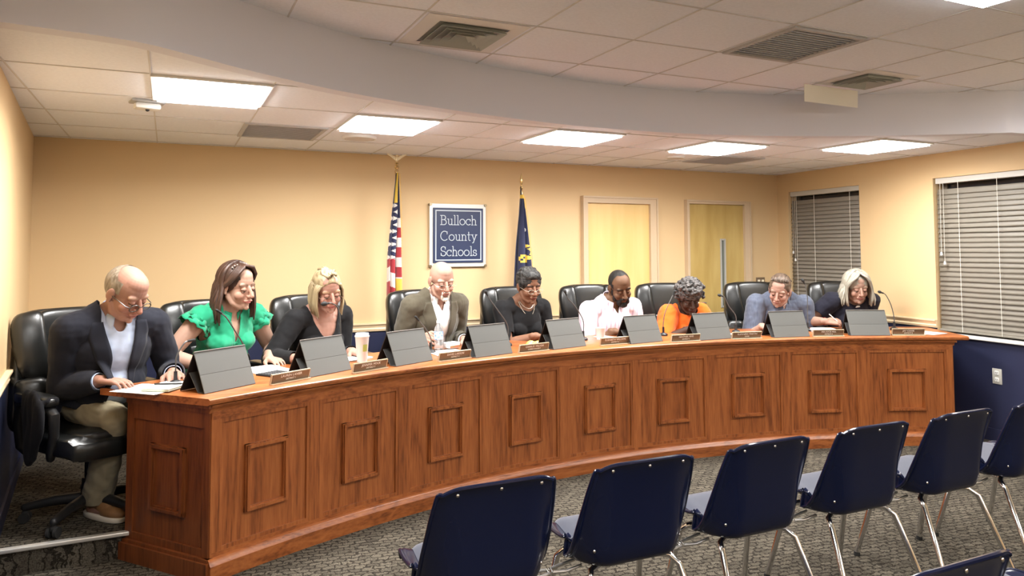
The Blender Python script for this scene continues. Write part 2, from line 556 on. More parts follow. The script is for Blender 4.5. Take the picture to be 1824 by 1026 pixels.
# raised platform the board sits on
bm = bmesh.new()
ol = [V((XL(4.26), 4.262, 0)), V((-.17, 4.262, 0))]
ol += [P(a, 6.40) for a in [-28.3+55.3*i/40 for i in range(41)]]
ol += [V((5.92, 4.262, 0)), V((XR(4.262), 4.262, 0)), V((XR(YB), YB, 0)), V((XL(YB), YB, 0))]
top = [bm.verts.new((p.x, p.y, PZ)) for p in ol]; bot = [bm.verts.new((p.x, p.y, 0)) for p in ol]
bm.faces.new(top)
for i in range(len(ol)-3):
    bm.faces.new((top[i], top[i+1], bot[i+1], bot[i]))
struct('floor', bm, CARPET, smooth=False)
bm = bmesh.new()
for xa, xb in ((XL(4.26), -.15), (5.93, XR(4.26))):
    bevbox(bm, ((xa+xb)/2, 4.256, PZ-.006), (xb-xa, .034, .022), .006)
struct('trim_7', bm, mat('stair_nosing_metal', (.70, .68, .64), .35, metal=.6), smooth=False)
# ------------------------------------------------------------------ ceiling lights
def troffer(x0, x1, y0, y1, z, power, label, group, nm='ceiling_light'):
    t = thing(nm, label, 'ceiling light', ((x0+x1)/2, (y0+y1)/2, z), 0, group)
    w_, d_ = x1-x0, y1-y0
    bm = bmesh.new()
    for sx, sy, lx, ly in ((0, -1, w_, .022), (0, 1, w_, .022), (-1, 0, .022, d_-.044), (1, 0, .022, d_-.044)):
        box(bm, (sx*(w_/2-.011), sy*(d_/2-.011), -.006), (lx, ly, .016))
    obj('frame', bm, WHITE, t, smooth=False)
    bm = bmesh.new(); box(bm, (0, 0, -.013), (w_-.044, d_-.044, .024))
    e = mat('lit_diffuser', (.9, .9, .9), .5, emit=(1, .98, .96, 4.2))
    obj('diffuser', bm, e, t, smooth=False)
    li = bpy.data.lights.new('troffer_light', 'AREA'); li.shape = 'RECTANGLE'; li.size = w_-.05; li.size_y = d_-.05
    li.energy = power; li.color = (1, .985, .95); li.spread = radians(168)
    lo = bpy.data.objects.new('lamp', li); COL.objects.link(lo); lo.parent = t; lo.location = (0, 0, -.027)
    return t
LG = 'two by two panel lights over the desk'
troffer(-.09, .46, 3.76, 4.36, ZL, PANEL_POWER, 'square glowing ceiling panel over the seated man in the dark suit, nearest the left wall', LG)
troffer(1.01, 1.56, 4.36, 4.955, ZL, PANEL_POWER, 'glowing ceiling panel beside the round white ceiling speaker, second from the left wall', LG)
troffer(2.385, 2.945, 4.36, 4.955, ZL, PANEL_POWER, 'glowing ceiling panel in front of the navy state flag', LG)
troffer(3.73, 4.30, 4.36, 4.955, ZL, PANEL_POWER, 'glowing ceiling panel in front of the two wooden doors, beside a grey vent', LG)
troffer(4.83, 5.41, 3.76, 4.36, ZL, PANEL_POWER*.62, 'glowing ceiling panel nearest the window wall on the right', LG)
HG = 'panel lights over the audience'
troffer(2.82, 3.38, 1.545, 2.10, ZU, HALL_POWER, 'glowing ceiling panel just cut off by the top right edge of the view', HG)
for x, y, wh in ((.5, .98, 'just ahead of the viewer by the left wall'), (5.14, 1.55, 'beside the large window'), (.5, -1.3, 'behind the viewer by the left wall'), (2.82, -1.3, 'behind the viewer in the middle'), (4.9, -1.3, 'behind the viewer by the window wall')):
    o_ = troffer(x, x+.56, y, y+.56, ZU, HALL_POWER, 'glowing ceiling panel over the audience, %s' % wh, HG)

# ------------------------------------------------------------------ vents, speakers and detectors
def grille(x0, x1, y0, y1, z, label, nslat=16):
    t = thing('return_vent', label, 'ceiling vent', ((x0+x1)/2, (y0+y1)/2, z))
    w_, d_ = x1-x0, y1-y0
    bm = bmesh.new()
    for sx, sy, lx, ly in ((0, -1, w_, .025), (0, 1, w_, .025), (-1, 0, .025, d_-.05), (1, 0, .025, d_-.05)):
        box(bm, (sx*(w_/2-.0125), sy*(d_/2-.0125), -.006), (lx, ly, .014))
    obj('frame', bm, GREYV, t, smooth=False)
    bm = bmesh.new()
    for i in range(nslat):
        y = -d_/2+.035+(d_-.07)*i/(nslat-1)
        box(bm, (0, y, -.002), (w_-.05, .022, .003), M.Rotation(radians(28), 3, 'X'))
    obj('louvre', bm, GREYV, t, smooth=False)
    return t
grille(.43, .96, 4.955, 5.54, ZL, 'flat grey square ceiling vent between the two left panel lights')
grille(4.36, 4.90, 5.03, 5.53, ZL, 'small grey ceiling vent above the second door')
grille(2.84, 3.36, 2.69, 3.23, ZU, 'grey square return vent in the high ceiling tiles')

def diffuser(x0, x1, y0, y1, z, label):
    t = thing('air_diffuser', label, 'ceiling vent', ((x0+x1)/2, (y0+y1)/2, z))
    h = (x1-x0)/2; k = (y1-y0)/2
    bm = bmesh.new()
    for s0, s1 in ((1.0, .70),):
        o = [bm.verts.new((sx*h*s0, sy*k*s0, -.002)) for sx, sy in ((-1, -1), (1, -1), (1, 1), (-1, 1))]
        i_ = [bm.verts.new((sx*h*s1, sy*k*s1, -.006)) for sx, sy in ((-1, -1), (1, -1), (1, 1), (-1, 1))]
        for j in range(4): bm.faces.new((o[j], o[(j+1) % 4], i_[(j+1) % 4], i_[j]))
    obj('frame', bm, WHITE, t, smooth=False)
    bm = bmesh.new()
    for c in range(4):
        s0 = .66-.15*c; s1 = s0-.10
        o = [bm.verts.new((sx*h*s0, sy*k*s0, -.024)) for sx, sy in ((-1, -1), (1, -1), (1, 1), (-1, 1))]
        i_ = [bm.verts.new((sx*h*s1, sy*k*s1, .004)) for sx, sy in ((-1, -1), (1, -1), (1, 1), (-1, 1))]
        for j in range(4): bm.faces.new((o[j], o[(j+1) % 4], i_[(j+1) % 4], i_[j]))
    o_ = obj('louvre', bm, mat('diffuser_louvre', (.42, .45, .43), .6), t, smooth=False)
    md = o_.modifiers.new('s', 'SOLIDIFY'); md.thickness = .002
    bm = bmesh.new(); box(bm, (0, 0, .001), (h*1.38, k*1.38, .004))
    obj('plenum', bm, mat('dark_plenum', (.30, .31, .30), .8), t, smooth=False)
    return t
diffuser(1.10, 1.64, 3.26, 3.80, ZU, 'square louvred air diffuser in the high ceiling, near the bulkhead at upper left')
diffuser(3.96, 4.44, 3.16, 3.60, ZU, 'louvred air diffuser in the high ceiling above the clear hanging deflector')
# deflector sheet under the right diffuser
bm = bmesh.new()
a_, b_ = V((3.87, 3.60, ZU-.012)), V((4.40, 3.615, ZU-.012))
dn = V((.03, .03, -.112))
q = [a_, b_, b_+dn, a_+dn]
vs = [bm.verts.new(p) for p in q]; bm.faces.new(vs)
n_ = (b_-a_).cross(dn).normalized()*.003
vs2 = [bm.verts.new(p+n_) for p in q]; bm.faces.new(vs2[::-1])
for j in range(4): bm.faces.new((vs[j], vs2[j], vs2[(j+1) % 4], vs[(j+1) % 4]))
o = obj('air_deflector', bm, mat('pale_plastic_sheet', (.72, .72, .70), .3), smooth=False)
tag(o, 'pale plastic air deflector sheet hanging under a vent in the high ceiling', 'air deflector')

def disc_speaker(x, y, r, label, nm='ceiling_speaker', cat='speaker'):
    t = thing(nm, label, cat, (x, y, ZL))
    bm = bmesh.new(); lathe(bm, [(0, -.016), (r*.80, -.016), (r*.84, -.012)], n=36); obj('grille', bm, mat('speaker_grille', (.62, .60, .58), .7, bump=(600, .5, .002)), t)
    bm = bmesh.new(); lathe(bm, [(r*.84, -.010), (r*.86, -.018), (r*.95, -.016), (r, -.004), (r, .002)], n=36); obj('rim', bm, WHITE, t)
disc_speaker(1.25, 5.29, .125, 'round white ceiling speaker behind the second panel light')
disc_speaker(4.10, 5.30, .085, 'small round white ceiling speaker above the two doors')
t = thing('smoke_detector', 'white square sensor box on the ceiling beside the leftmost panel light', 'smoke detector', (-.12, 4.47, ZL), radians(12))
bm = bmesh.new(); bevbox(bm, (0, 0, -.008), (.17, .11, .016), .006); obj('mounting_plate', bm, mat('grey_plate', (.4, .4, .4), .5), t)
bm = bmesh.new(); bevbox(bm, (0, 0, -.032), (.13, .085, .034), .012); obj('body', bm, WHITE, t)
bm = bmesh.new(); ell(bm, (0, -.01, -.05), .011); obj('lens', bm, BLACKP, t)

# ------------------------------------------------------------------ doors on the back wall
def door(n, x0, x1, zt, lx0, lx1, lzt, lite=None):
    """frame outer x0..x1 up to zt; leaf lx0..lx1 up to lzt"""
    root = thing('door_%d' % n, None, None, ((x0+x1)/2, YB, PZ)); root['kind'] = 'structure'
    for k in ('label', 'category'):
        if k in root: del root[k]
    bm = bmesh.new()
    pr = [(0, 0), (0, -.05), (.018, -.055), (.022, -.034), (1, -.034), (1, 0)]
    for a, b, z0, z1 in ((x0, lx0+.004, PZ, zt), (lx1-.004, x1, PZ, zt)):
        bbox(bm, a, b, YB-.0445, YB, z0, z1-.002)
        bbox(bm, a-.005 if a == x0 else b-.012, a+.012 if a == x0 else b+.005, YB-.0545, YB, z0, z1-.013)
    bbox(bm, x0, x1, YB-.045, YB, lzt, zt)
    bbox(bm, x0-.005, x1+.005, YB-.055, YB, zt-.012, zt+.005)
    bbox(bm, lx0-.004, lx0+.012, YB-.03, YB, PZ, lzt)
    obj('door_frame', bm, FRAMEP, root, world=True, smooth=False)
    bm = bmesh.new()
    if lite:
        a, b, c, d = lite
        bbox(bm, lx0, a, YB-.014, YB-.002, PZ+.01, lzt); bbox(bm, b, lx1, YB-.014, YB-.002, PZ+.01, lzt)
        bbox(bm, a, b, YB-.014, YB-.002, PZ+.01, c); bbox(bm, a, b, YB-.014, YB-.002, d, lzt)
    else:
        bbox(bm, lx0, lx1, YB-.014, YB-.002, PZ+.01, lzt)
    leaf = obj('door_leaf', bm, DOORW if n == 1 else mat('amber_maple_veneer', (.52, .38, .14), .35, noisecol=((.40, .27, .08), (6, 6, 1.1)), coat=.2), root, world=True, smooth=False)
    if lite:
        a, b, c, d = lite
        bm = bmesh.new(); bbox(bm, a, b, YB-.006, YB-.003, c, d)
        obj('glass_lite', bm, mat('grey_wired_glass', (.13, .145, .12), .2), leaf, world=True, smooth=False)
        bm = bmesh.new()
        for u0, u1, v0, v1 in ((a-.012, a+.006, c-.012, d+.012), (b-.006, b+.012, c-.012, d+.012), (a, b, c-.012, c+.006), (a, b, d-.006, d+.012)):
            bbox(bm, u0, u1, YB-.022, YB-.004, v0, v1)
        obj('lite_frame', bm, mat('grey_lite_frame', (.42, .41, .38), .5), leaf, world=True, smooth=False)
    # lever handle
    hx = lx0+.07 if n == 1 else lx0+.07
    bm = bmesh.new(); cone(bm, (hx, YB-.012, .98), (hx, YB-.03, .98), .028, .026, 20)
    tube(bm, [(hx, YB-.03, .98), (hx, YB-.06, .98), (hx+.02, YB-.068, .98), (hx+.11, YB-.068, .98)], .009)
    obj('door_handle', bm, STEEL, leaf, world=True)
    bm = bmesh.new()
    for z in (.35, 1.05, 1.78): bbox(bm, lx1-.003, lx1+.008, YB-.034, YB-.012, z-.05, z+.05)
    obj('hinge', bm, STEEL, root, world=True, smooth=False)
door(1, 3.652, 4.527, 2.062, 3.70, 4.445, 2.0)
door(2, 4.905, 5.765, 2.055, 4.935, 5.69, 2.02, lite=(5.372, 5.422, .93, 1.64))

# light switch and outlet
t = thing('light_switch', 'small dark framed light switch plate on the back wall right of the doors', 'light switch', (5.93, YB, 1.17))
bm = bmesh.new(); bevbox(bm, (0, -.003, 0), (.125, .007, .115), .003); obj('plate', bm, mat('bronze_plate', (.16, .11, .07), .4), t)
bm = bmesh.new()
for dx in (-.028, .028): bevbox(bm, (dx, -.009, 0), (.034, .008, .066), .003, M.Rotation(radians(4), 3, 'X'))
obj('rocker', bm, mat('ivory_switch', (.75, .68, .52), .4), t)
p_ = wallpt(3.72, 0, .52)
t = thing('wall_outlet', 'white duplex outlet on the navy wall under the large window', 'outlet', p_, atan2(RD.y, RD.x))
bm = bmesh.new(); bevbox(bm, (0, .003, 0), (.078, .007, .122), .003); obj('plate', bm, mat('steel_plate', (.45, .44, .40), .4), t)
for dz in (-.027, .027):
    bm = bmesh.new(); superq(bm, (0, .008, dz), (.018, .004, .017), (.4, .7)); rcp = obj('receptacle', bm, WHITE, t)
    bm = bmesh.new()
    for dx in (-.006, .006): bbox(bm, dx-.0012, dx+.0012, .009, .0135, dz-.001, dz+.008)
    ell(bm, (0, .011, dz-.008), .0028); obj('slot', bm, BLACKP, rcp)

# ------------------------------------------------------------------ windows and blinds in the right wall
def window(n, y0, y1, z0, z1):
    root = thing('window_%d' % n, None, None, wallpt((y0+y1)/2, 0, z0)); root['kind'] = 'structure'
    root.rotation_euler = (0, 0, atan2(RD.y, RD.x))
    L = (wallpt(y1, 0, 0)-wallpt(y0, 0, 0)).length/2; D = .15; h = z1-z0
    bm = bmesh.new()   # plaster reveal: local x along wall, -y outwards
    def qd(*ps): bm.faces.new([bm.verts.new(p) for p in ps])
    qd((-L, 0, 0), (-L, -D, 0), (-L, -D, h), (-L, 0, h)); qd((L, 0, 0), (L, 0, h), (L, -D, h), (L, -D, 0))
    qd((-L, 0, h), (-L, -D, h), (L, -D, h), (L, 0, h)); qd((-L, 0, 0), (L, 0, 0), (L, -D, 0), (-L, -D, 0))
    obj('reveal', bm, WALL, root, smooth=False)
    bm = bmesh.new(); bevbox(bm, (0, -.045, .006), (2*L+.0, .16, .026), .006); obj('window_sill', bm, mat('white_sill', (.66, .65, .62), .35), root, smooth=False)
    bm = bmesh.new()
    for a, b, c, d in ((-L, -L+.05, 0, h), (L-.05, L, 0, h), (-L, L, 0, .05), (-L, L, h-.05, h), (-L, L, h/2-.02, h/2+.02)):
        bbox(bm, a, b, -D, -D+.04, c, d)
    f = obj('window_frame', bm, mat('bronze_window_frame', (.10, .08, .06), .4), root, smooth=False)
    bm = bmesh.new(); bbox(bm, -L+.03, L-.03, -D+.012, -D+.018, .03, h-.03); obj('pane', bm, GLASSD, f, smooth=False)
window(1, *W1); window(2, *W2)

def blind(y0, y1, z0, z1, label, m_slat, tilt, cords, sag=0, pitch_=.0405, out=-.035):
    o = wallpt((y0+y1)/2, out, z0)
    t = thing('window_blind', label, 'window blind', o, atan2(RD.y, RD.x))
    L = (wallpt(y1, 0, 0)-wallpt(y0, 0, 0)).length/2-.012; h = z1-z0
    bm = bmesh.new(); bevbox(bm, (0, -.005, h-.025), (2*L, .05, .05), .004); obj('headrail', bm, mat('headrail_white', (.55, .54, .50), .4), t, smooth=False)
    bm = bmesh.new(); n = int((h-.10)/pitch_); rnd = random.Random(n)
    for i in range(n):
        z = .05+i*pitch_; tl = radians(tilt+rnd.uniform(-5, 5)); k = 14
        dz = [rnd.uniform(-.002, .002) for _ in range(k+1)]
        rows = []
        for s in range(k+1):
            x = -L+2*L*s/k; ring = []
            for q_, cz in ((-1, 0), (-.35, .004), (.35, .004), (1, 0)):
                y = q_*.0245*cos(tl)-cz*sin(tl); zz = -q_*.0245*sin(tl)-cz*cos(tl)*-1
                ring.append(bm.verts.new((x, y, z+zz+dz[s]*.6)))
            rows.append(ring)
        for A, B in zip(rows, rows[1:]):
            for j in range(3): bm.faces.new((A[j], B[j], B[j+1], A[j+1]))
    sl = obj('slats', bm, m_slat, t)
    md = sl.modifiers.new('s', 'SOLIDIFY'); md.thickness = .0022
    bm = bmesh.new(); bevbox(bm, (0, 0, .022), (2*L, .05, .016), .004); obj('bottom_rail', bm, m_slat, t, smooth=False)
    bm = bmesh.new()
    for x in cords: tube(bm, [(x, .024, h-.04), (x, .026, .02)], .0018, 6)
    obj('ladder_cord', bm, mat('cord', (.75, .72, .65), .8), t)
    for dx, zz in ((L-.055, .52*h), (L-.085, .46*h)):
        bm = bmesh.new(); tube(bm, [(dx, .034, h-.05), (dx+.004, .036, zz)], .0014, 6); c_ = obj('pull_cord', bm, mat('cord', (.75, .72, .65), .8), t)
        bm = bmesh.new(); lathe(bm, [(0, .0), (.008, -.004), (.011, -.03), (0, -.036)], (dx+.004, .036, zz), 12); obj('tassel', bm, WHITE, c_)
    return t
blind(W1[0], W1[1], W1[2]+.02, W1[3], 'closed beige slat blind on the narrower far window, behind the grey-haired woman', SLATD, 70, (.12, -.36, .38))
blind(W2[0], W2[1], W2[2]+.02, W2[3], 'closed cream slat blind on the large near window at the right edge', SLAT, 76, (.62, .28, -.2, -.62), pitch_=.0415)

# ------------------------------------------------------------------ sign
sx0, sx1, sz0, sz1 = 2.085, 2.625, 1.392, 1.955
t = thing('wall_sign', 'navy and silver wall sign lettered Bulloch County Schools between the flags', 'sign', ((sx0+sx1)/2, YB, (sz0+sz1)/2))
W_, H_ = sx1-sx0, sz1-sz0
bm = bmesh.new(); bevbox(bm, (0, -.028, 0), (W_, .008, H_), .002); obj('backing_plate', bm, mat('silver_plate', (.60, .60, .58), .35, metal=.25), t, smooth=False)
bm = bmesh.new(); bevbox(bm, (0, -.037, 0), (W_*.885, .010, H_*.87), .002); pn = obj('navy_panel', bm, SIGNB, t, smooth=False)
LET = mat('sign_lettering', (.42, .47, .52), .4)
bm = bmesh.new()
bw, bh = W_*.815/2, H_*.80/2
for a, b, c, d in ((-bw, bw, bh-.010, bh), (-bw, bw, -bh, -bh+.010), (-bw, -bw+.010, -bh+.0101, bh-.0101), (bw-.010, bw, -bh+.0101, bh-.0101)):
    bbox(bm, a, b, -.0445, -.040, c, d)
obj('border_line', bm, LET, pn, smooth=False)
def arc(cx, cy, rx, ry, a0, a1, n=10):
    return [(cx+rx*cos(radians(a0+(a1-a0)*i/n)), cy+ry*sin(radians(a0+(a1-a0)*i/n))) for i in range(n+1)]
X = .62
GL = {   # slab-serif stroke letters: (advance, strokes)
 'B': (.78, [[(.12, 0), (.12, 1)], [(0, 0), (.38, 0)]+arc(.38, .27, .26, .27, -90, 90)+[(.12, .54)], [(0, 1), (.34, 1)]+arc(.34, .77, .22, .23, 90, -90)]),
 'C': (.92, [arc(.44, .5, .42, .5, 48, 312, 18), [(.73, .70), (.73, .95)]]),
 'S': (.70, [arc(.32, .75, .26, .25, 35, 270, 12)+arc(.32, .25, .28, .25, 90, -150, 12), [(.54, .72), (.54, .95)], [(.06, .05), (.06, .30)]]),
 'u': (.68, [[(0, X), (.12, X), (.12, .22)]+arc(.30, .20, .18, .20, 180, 360)+[(.48, X)], [(.38, X), (.48, X)], [(.48, .2), (.48, 0), (.60, 0)]]),
 'l': (.34, [[(.04, 1.02), (.14, 1.02), (.14, 0)], [(.02, 0), (.27, 0)]]),
 'o': (.70, [arc(.31, .31, .29, .31, 0, 360, 20)]),
 'c': (.62, [arc(.31, .31, .29, .31, 48, 312, 14), [(.52, .42), (.52, .60)]]),
 'h': (.68, [[(.02, 1.02), (.12, 1.02), (.12, 0)], [(.02, 0), (.22, 0)], [(.12, .38)]+arc(.31, .40, .18, .22, 180, 0)+[(.49, 0)], [(.39, 0), (.60, 0)]]),
 'n': (.68, [[(.02, X), (.12, X), (.12, 0)], [(.02, 0), (.22, 0)], [(.12, .38)]+arc(.31, .40, .18, .22, 180, 0)+[(.49, 0)], [(.39, 0), (.60, 0)]]),
 't': (.46, [[(.16, .92), (.16, .16)]+arc(.29, .15, .13, .15, 180, 290), [(.02, X), (.34, X)]]),
 'y': (.66, [[(.09, X), (.32, .02)], [(.55, X), (.26, -.16)]+arc(.16, -.16, .1, .1, 0, -110, 6), [(0, X), (.19, X)], [(.45, X), (.64, X)]]),
 's': (.50, [arc(.23, .46, .18, .16, 35, 270, 10)+arc(.23, .155, .20, .155, 90, -150, 10), [(.385, .44), (.385, .60)], [(.04, .02), (.04, .19)]]),
}
for word, zc in (('Bulloch', .135), ('County', -.005), ('Schools', -.142)):
    adv = sum(GL[c][0] for c in word)-.06
    sx = .345/adv; sy = .082
    x = -.172; sgi = 0
    bm = bmesh.new()
    for c in word:
        a_, strokes = GL[c]
        for st in strokes:
            pp = [V((x+px*sx, -.0442, zc-.5*sy+pz*sy)) for px, pz in st]
            for p, q in zip(pp, pp[1:]):
                d = q-p
                if d.length < 1e-6: continue
                ang = atan2(d.z, d.x)
                sgi = (sgi+1) % 9
                box(bm, (p+q)/2+V((0, -.00016*sgi, 0)), (d.length+.005, .004, .0062), M.Rotation(-ang, 3, 'Y'))
        x += a_*sx
    obj('lettering', bm, LET, pn, smooth=False)
for dx in (-1, 1):
    for dz in (-1, 1):
        bm = bmesh.new(); cone(bm, (dx*(W_/2-.008), 0, dz*(H_/2-.008)), (dx*(W_/2-.008), -.045, dz*(H_/2-.008)), .012, .012, 16)
        obj('standoff', bm, mat('bronze_standoff', (.28, .23, .15), .3, metal=.8), t)

# ------------------------------------------------------------------ flags
def flag(label, x, y, ztop, zbot_cloth, ztop_cloth, edges, color, mats, finial, seed):
    t = thing('flag_stand', label, 'flag', (x, y, PZ))
    ph = ztop-PZ
    bm = bmesh.new(); lathe(bm, [(0, 0), (.15, 0), (.155, .012), (.14, .03), (.05, .06), (.03, .09), (0, .09)], n=32); obj('base', bm, GOLDM, t)
    bm = bmesh.new(); tube(bm, [(0, 0, .05), (0, 0, ph-.16)], .0125, 12); obj('pole', bm, BRASSWOOD, t)
    finial(t, ph)
    # draped cloth: accordion folds in plan, width following `edges`
    NS, NT = 180, 300
    bm = bmesh.new()
    def fp(u, v):
        z = ztop_cloth+(zbot_cloth-ztop_cloth)*v
        l, r = edges(v)
        xx = l+(r-l)*u
        amp = .012+.045*min(1, v*2.2)
        yy = -amp*sin(u*pi*5.0+seed+.9*sin(v*3))-.02+.012*sin(v*7+u*9)
        xx += .010*sin(u*pi*10+seed*2)*min(1, v*3)
        zz = z-.03*u*(1 if v > .5 else 2*v)*0
        return V((xx, yy, zz-PZ))
    vs = grid(bm, fp, NS, NT)
    bm.verts.ensure_lookup_table()
    k = 0
    bm.faces.ensure_lookup_table()
    for i in range(NS-1):
        for j in range(NT-1):
            bm.faces[k].material_index = color((i+.5)/(NS-1), (j+.5)/(NT-1)); k += 1
    o = obj('flag_cloth', bm, mats, t, smooth='keep')
    md = o.modifiers.new('s', 'SOLIDIFY'); md.thickness = .002
    o.data.polygons.foreach_set('use_smooth', [True]*len(o.data.polygons))
    # gold fringe strands along the right edge
    bm = bmesh.new(); rnd = random.Random(3)
    for j in range(0, 150, 2):
        v = j/149
        p = fp(1.0, v)
        tube(bm, [p, p+V((.008, -.004, -.006)), p+V((.014+rnd.uniform(-.003, .004), -.006, -.022))], .0022, 5)
    for j in range(0, 120, 2):
        p = fp(j/119, 1.0); tube(bm, [p, p+V((rnd.uniform(-.003, .003), 0, -.03))], .0022, 5)
    obj('fringe', bm, GOLD, o)
    return t
RED = mat('flag_red', (.30, .02, .028), .7, sheen=.2); WHT = mat('flag_white', (.62, .58, .54), .7, sheen=.2)
NVY = mat('flag_navy', (.012, .016, .055), .65, sheen=.2); GLD = mat('flag_gold', (.70, .48, .08), .6)
rs_ = random.Random(5)
stars = [(.10+.5*rs_.random(), .30+.028*i+.006*rs_.random()) for i in range(0)]
for r_ in range(9):
    v = .175+.034*r_
    for c_ in range(3):
        u = .10+.22*c_+(.11 if r_ % 2 else 0)
        stars.append((u, v))
def us_color(u, v):
    if v < .10: return 3 if .30 < u < .52 else 2
    if v < .16: return 3 if .30 < u < .46 else 2
    for su, sv in stars:
        du, dv = (u-su)*.55, (v-sv)*5.2
        if u < .62 and v > .16 and abs(dv) < .075 and abs(du) < .062:
            if abs(du)+abs(dv) < .062 or hypot(du, dv) < .038: return 1
    if u < .60:
        lim = .455
        if v < lim: return 2
        k = int((v-lim-u*.10+1)*13.5)
        return 0 if k % 2 == 1 else 1
    if v < .24: return 2
    if v > .56: return 3 if (u > .60 and v < .64) or u > .9 else (0 if int(v*22) % 2 else 1)
    if u > .93: return 3
    k = int((v-.24)/.052)
    return 1 if k % 2 == 0 else 0
def us_edges(v):
    l = -.012-.075*min(1, v/.45)-.02*max(0, v-.45)*1.2
    r = .014+.014*min(1, v/.3)+.045*max(0, (v-.45))*1.5
    return l, r
def eagle(t, ph):
    bm = bmesh.new(); lathe(bm, [(0, -.165), (.014, -.165), (.016, -.13), (.01, -.12), (.018, -.108), (.02, -.10), (.012, -.088), (.006, -.082), (.016, -.068), (.006, -.055), (0, -.05)], (0, 0, ph), 16)
    f = obj('finial', bm, GOLDM, t)
    bm = bmesh.new()
    ell(bm, (0, 0, ph-.035), (.013, .012, .026)); ell(bm, (0, -.006, ph-.006), (.008, .01, .009)); cone(bm, (0, -.012, ph-.008), (0, -.022, ph-.012), .004, .0005)
    for s in (-1, 1):
        pr = [(0, -.03), (.02, -.012), (.05, .004), (.085, .010), (.082, .002), (.060, -.010), (.045, -.02), (.03, -.032), (.012, -.045)]
        a = [bm.verts.new((s*x_, .002, ph+z_)) for x_, z_ in pr]; b = [bm.verts.new((s*x_, -.004, ph+z_)) for x_, z_ in pr]
        bm.faces.new(a); bm.faces.new(b[::-1])
        for j in range(len(pr)): bm.faces.new((a[j], b[j], b[(j+1) % len(pr)], a[(j+1) % len(pr)]))
    obj('eagle', bm, mat('pale_gold', (.80, .72, .52), .35, metal=.6), f)
def spear(t, ph):
    bm = bmesh.new(); lathe(bm, [(0, -.20), (.013, -.20), (.015, -.17), (.008, -.155), (.016, -.14), (.016, -.13), (.006, -.12), (.006, -.105), (.013, -.09), (.011, -.05), (.004, -.015), (0, 0)], (0, 0, ph), 16)
    obj('finial', bm, GOLDM, t)
    bm = bmesh.new(); tube(bm, [(-.012, -.012, ph-.20), (-.016, -.014, ph-.16), (-.012, -.012, ph-.12), (-.004, -.012, ph-.2), (-.008, -.015, ph-.25)], .004, 6); obj('cord', bm, BLACKP, t)
flag('American flag with gold fringe and eagle finial standing by the tan wall', 1.712, 5.92, 2.335, .62, 2.185, us_edges, us_color, [RED, WHT, NVY, GLD], eagle, .6)
def ga_color(u, v):
    if v < .025: return 3
    if v < .09 and u > .72: return 3
    if (u-.58)**2*.35+((v-.235)*4.6)**2*.35 < .0028: return 1
    du, dv = (u-.40)*.16, (v-.385)*1.30
    rr = hypot(du, dv); an = degrees(atan2(-dv, du))
    if .050 < rr < .078 and -75 < an < 95: return 3 if int(an/9+20) % 4 else 2
    if abs(u-.42) < .22 and .40 < v < .455 and (int(u*26)+int(v*70)) % 3 != 0: return 3
    if abs(u-.40) < .07 and .455 < v < .62 and int(v*110) % 3 != 0: return 3
    if v > .66 and .34 < u < .5: return 0
    if v > .86 and u < .16: return 0
    return 2
def ga_edges(v):
    return (-.018-.075*min(1, v/.7), .016+.115*min(1, v/.75)**.8)
flag('navy state flag with yellow emblem and white star standing left of the doors', 2.882, 5.95, 2.235, .70, 2.035, ga_edges, ga_color, [RED, WHT, NVY, GLD], spear, 2.2)

# ------------------------------------------------------------------ curved desk
R_IN, R_F, R_B = 5.845, 5.885, 6.57
ZT = .85
def arcbox(bm, a0, a1, r0, r1, z0, z1, n=None):
    n = n or max(1, int(abs(a1-a0)/.75))
    prev = None
    for i in range(n+1):
        a = a0+(a1-a0)*i/n
        ring = [bm.verts.new(P(a, r, z)) for r, z in ((r0, z0), (r1, z0), (r1, z1), (r0, z1))]
        if prev:
            for j in range(4): bm.faces.new((prev[j], ring[j], ring[(j+1) % 4], prev[(j+1) % 4]))
        else: bm.faces.new(ring)
        prev = ring
    bm.faces.new(prev[::-1])
def arcsweep(bm, prof, aL, aR, n=72):
    """profile [(r,z)] swept along the arc; aL/aR constants or functions of r"""
    fl = aL if callable(aL) else (lambda r: aL); fr_ = aR if callable(aR) else (lambda r: aR)
    prev = None; k = len(prof)
    for i in range(n+1):
        t_ = i/n
        ring = [bm.verts.new(P(fl(r)+(fr_(r)-fl(r))*t_, r, z)) for r, z in prof]
        if prev:
            for j in range(k): bm.faces.new((prev[j], ring[j], ring[(j+1) % k], prev[(j+1) % k]))
        else: bm.faces.new(ring)
        prev = ring
    bm.faces.new(prev[::-1])

desk = thing('curved_desk', 'long curved oak board desk with nine raised front panels', 'desk', P(0, 6.1, 0))
A0, A1 = -27.85, 27.25
def aLb(r): return A0-1.1*(r-R_F)/.6
# worktop
bm = bmesh.new()
arcsweep(bm, [(R_IN+.012, ZT), (R_IN+.003, ZT-.006), (R_IN, ZT-.016), (R_IN+.004, ZT-.028), (R_IN+.016, ZT-.034), (R_B, ZT-.034), (R_B, ZT-.002), (R_B-.004, ZT)],
         lambda r: -28.15-1.5*(r-R_IN)/.725, lambda r: 28.35+.2*(r-R_IN), 96)
obj('worktop', bm, OAKF, desk, world=True)
# cove under the nosing, frieze
bm = bmesh.new()
arcsweep(bm, [(R_IN+.012, ZT-.034), (R_IN+.014, ZT-.042), (R_IN+.024, ZT-.052), (R_IN+.034, ZT-.066), (R_IN+.036, ZT-.076), (R_F+.02, ZT-.076), (R_F+.02, ZT-.034)], A0-.12, A1+.15)
obj('cove_moulding', bm, OAKF, desk, world=True)
bm = bmesh.new(); arcbox(bm, A0, A1, R_F-.006, R_F+.03, .742, ZT-.07, 72); obj('frieze', bm, OAKF, desk, world=True)
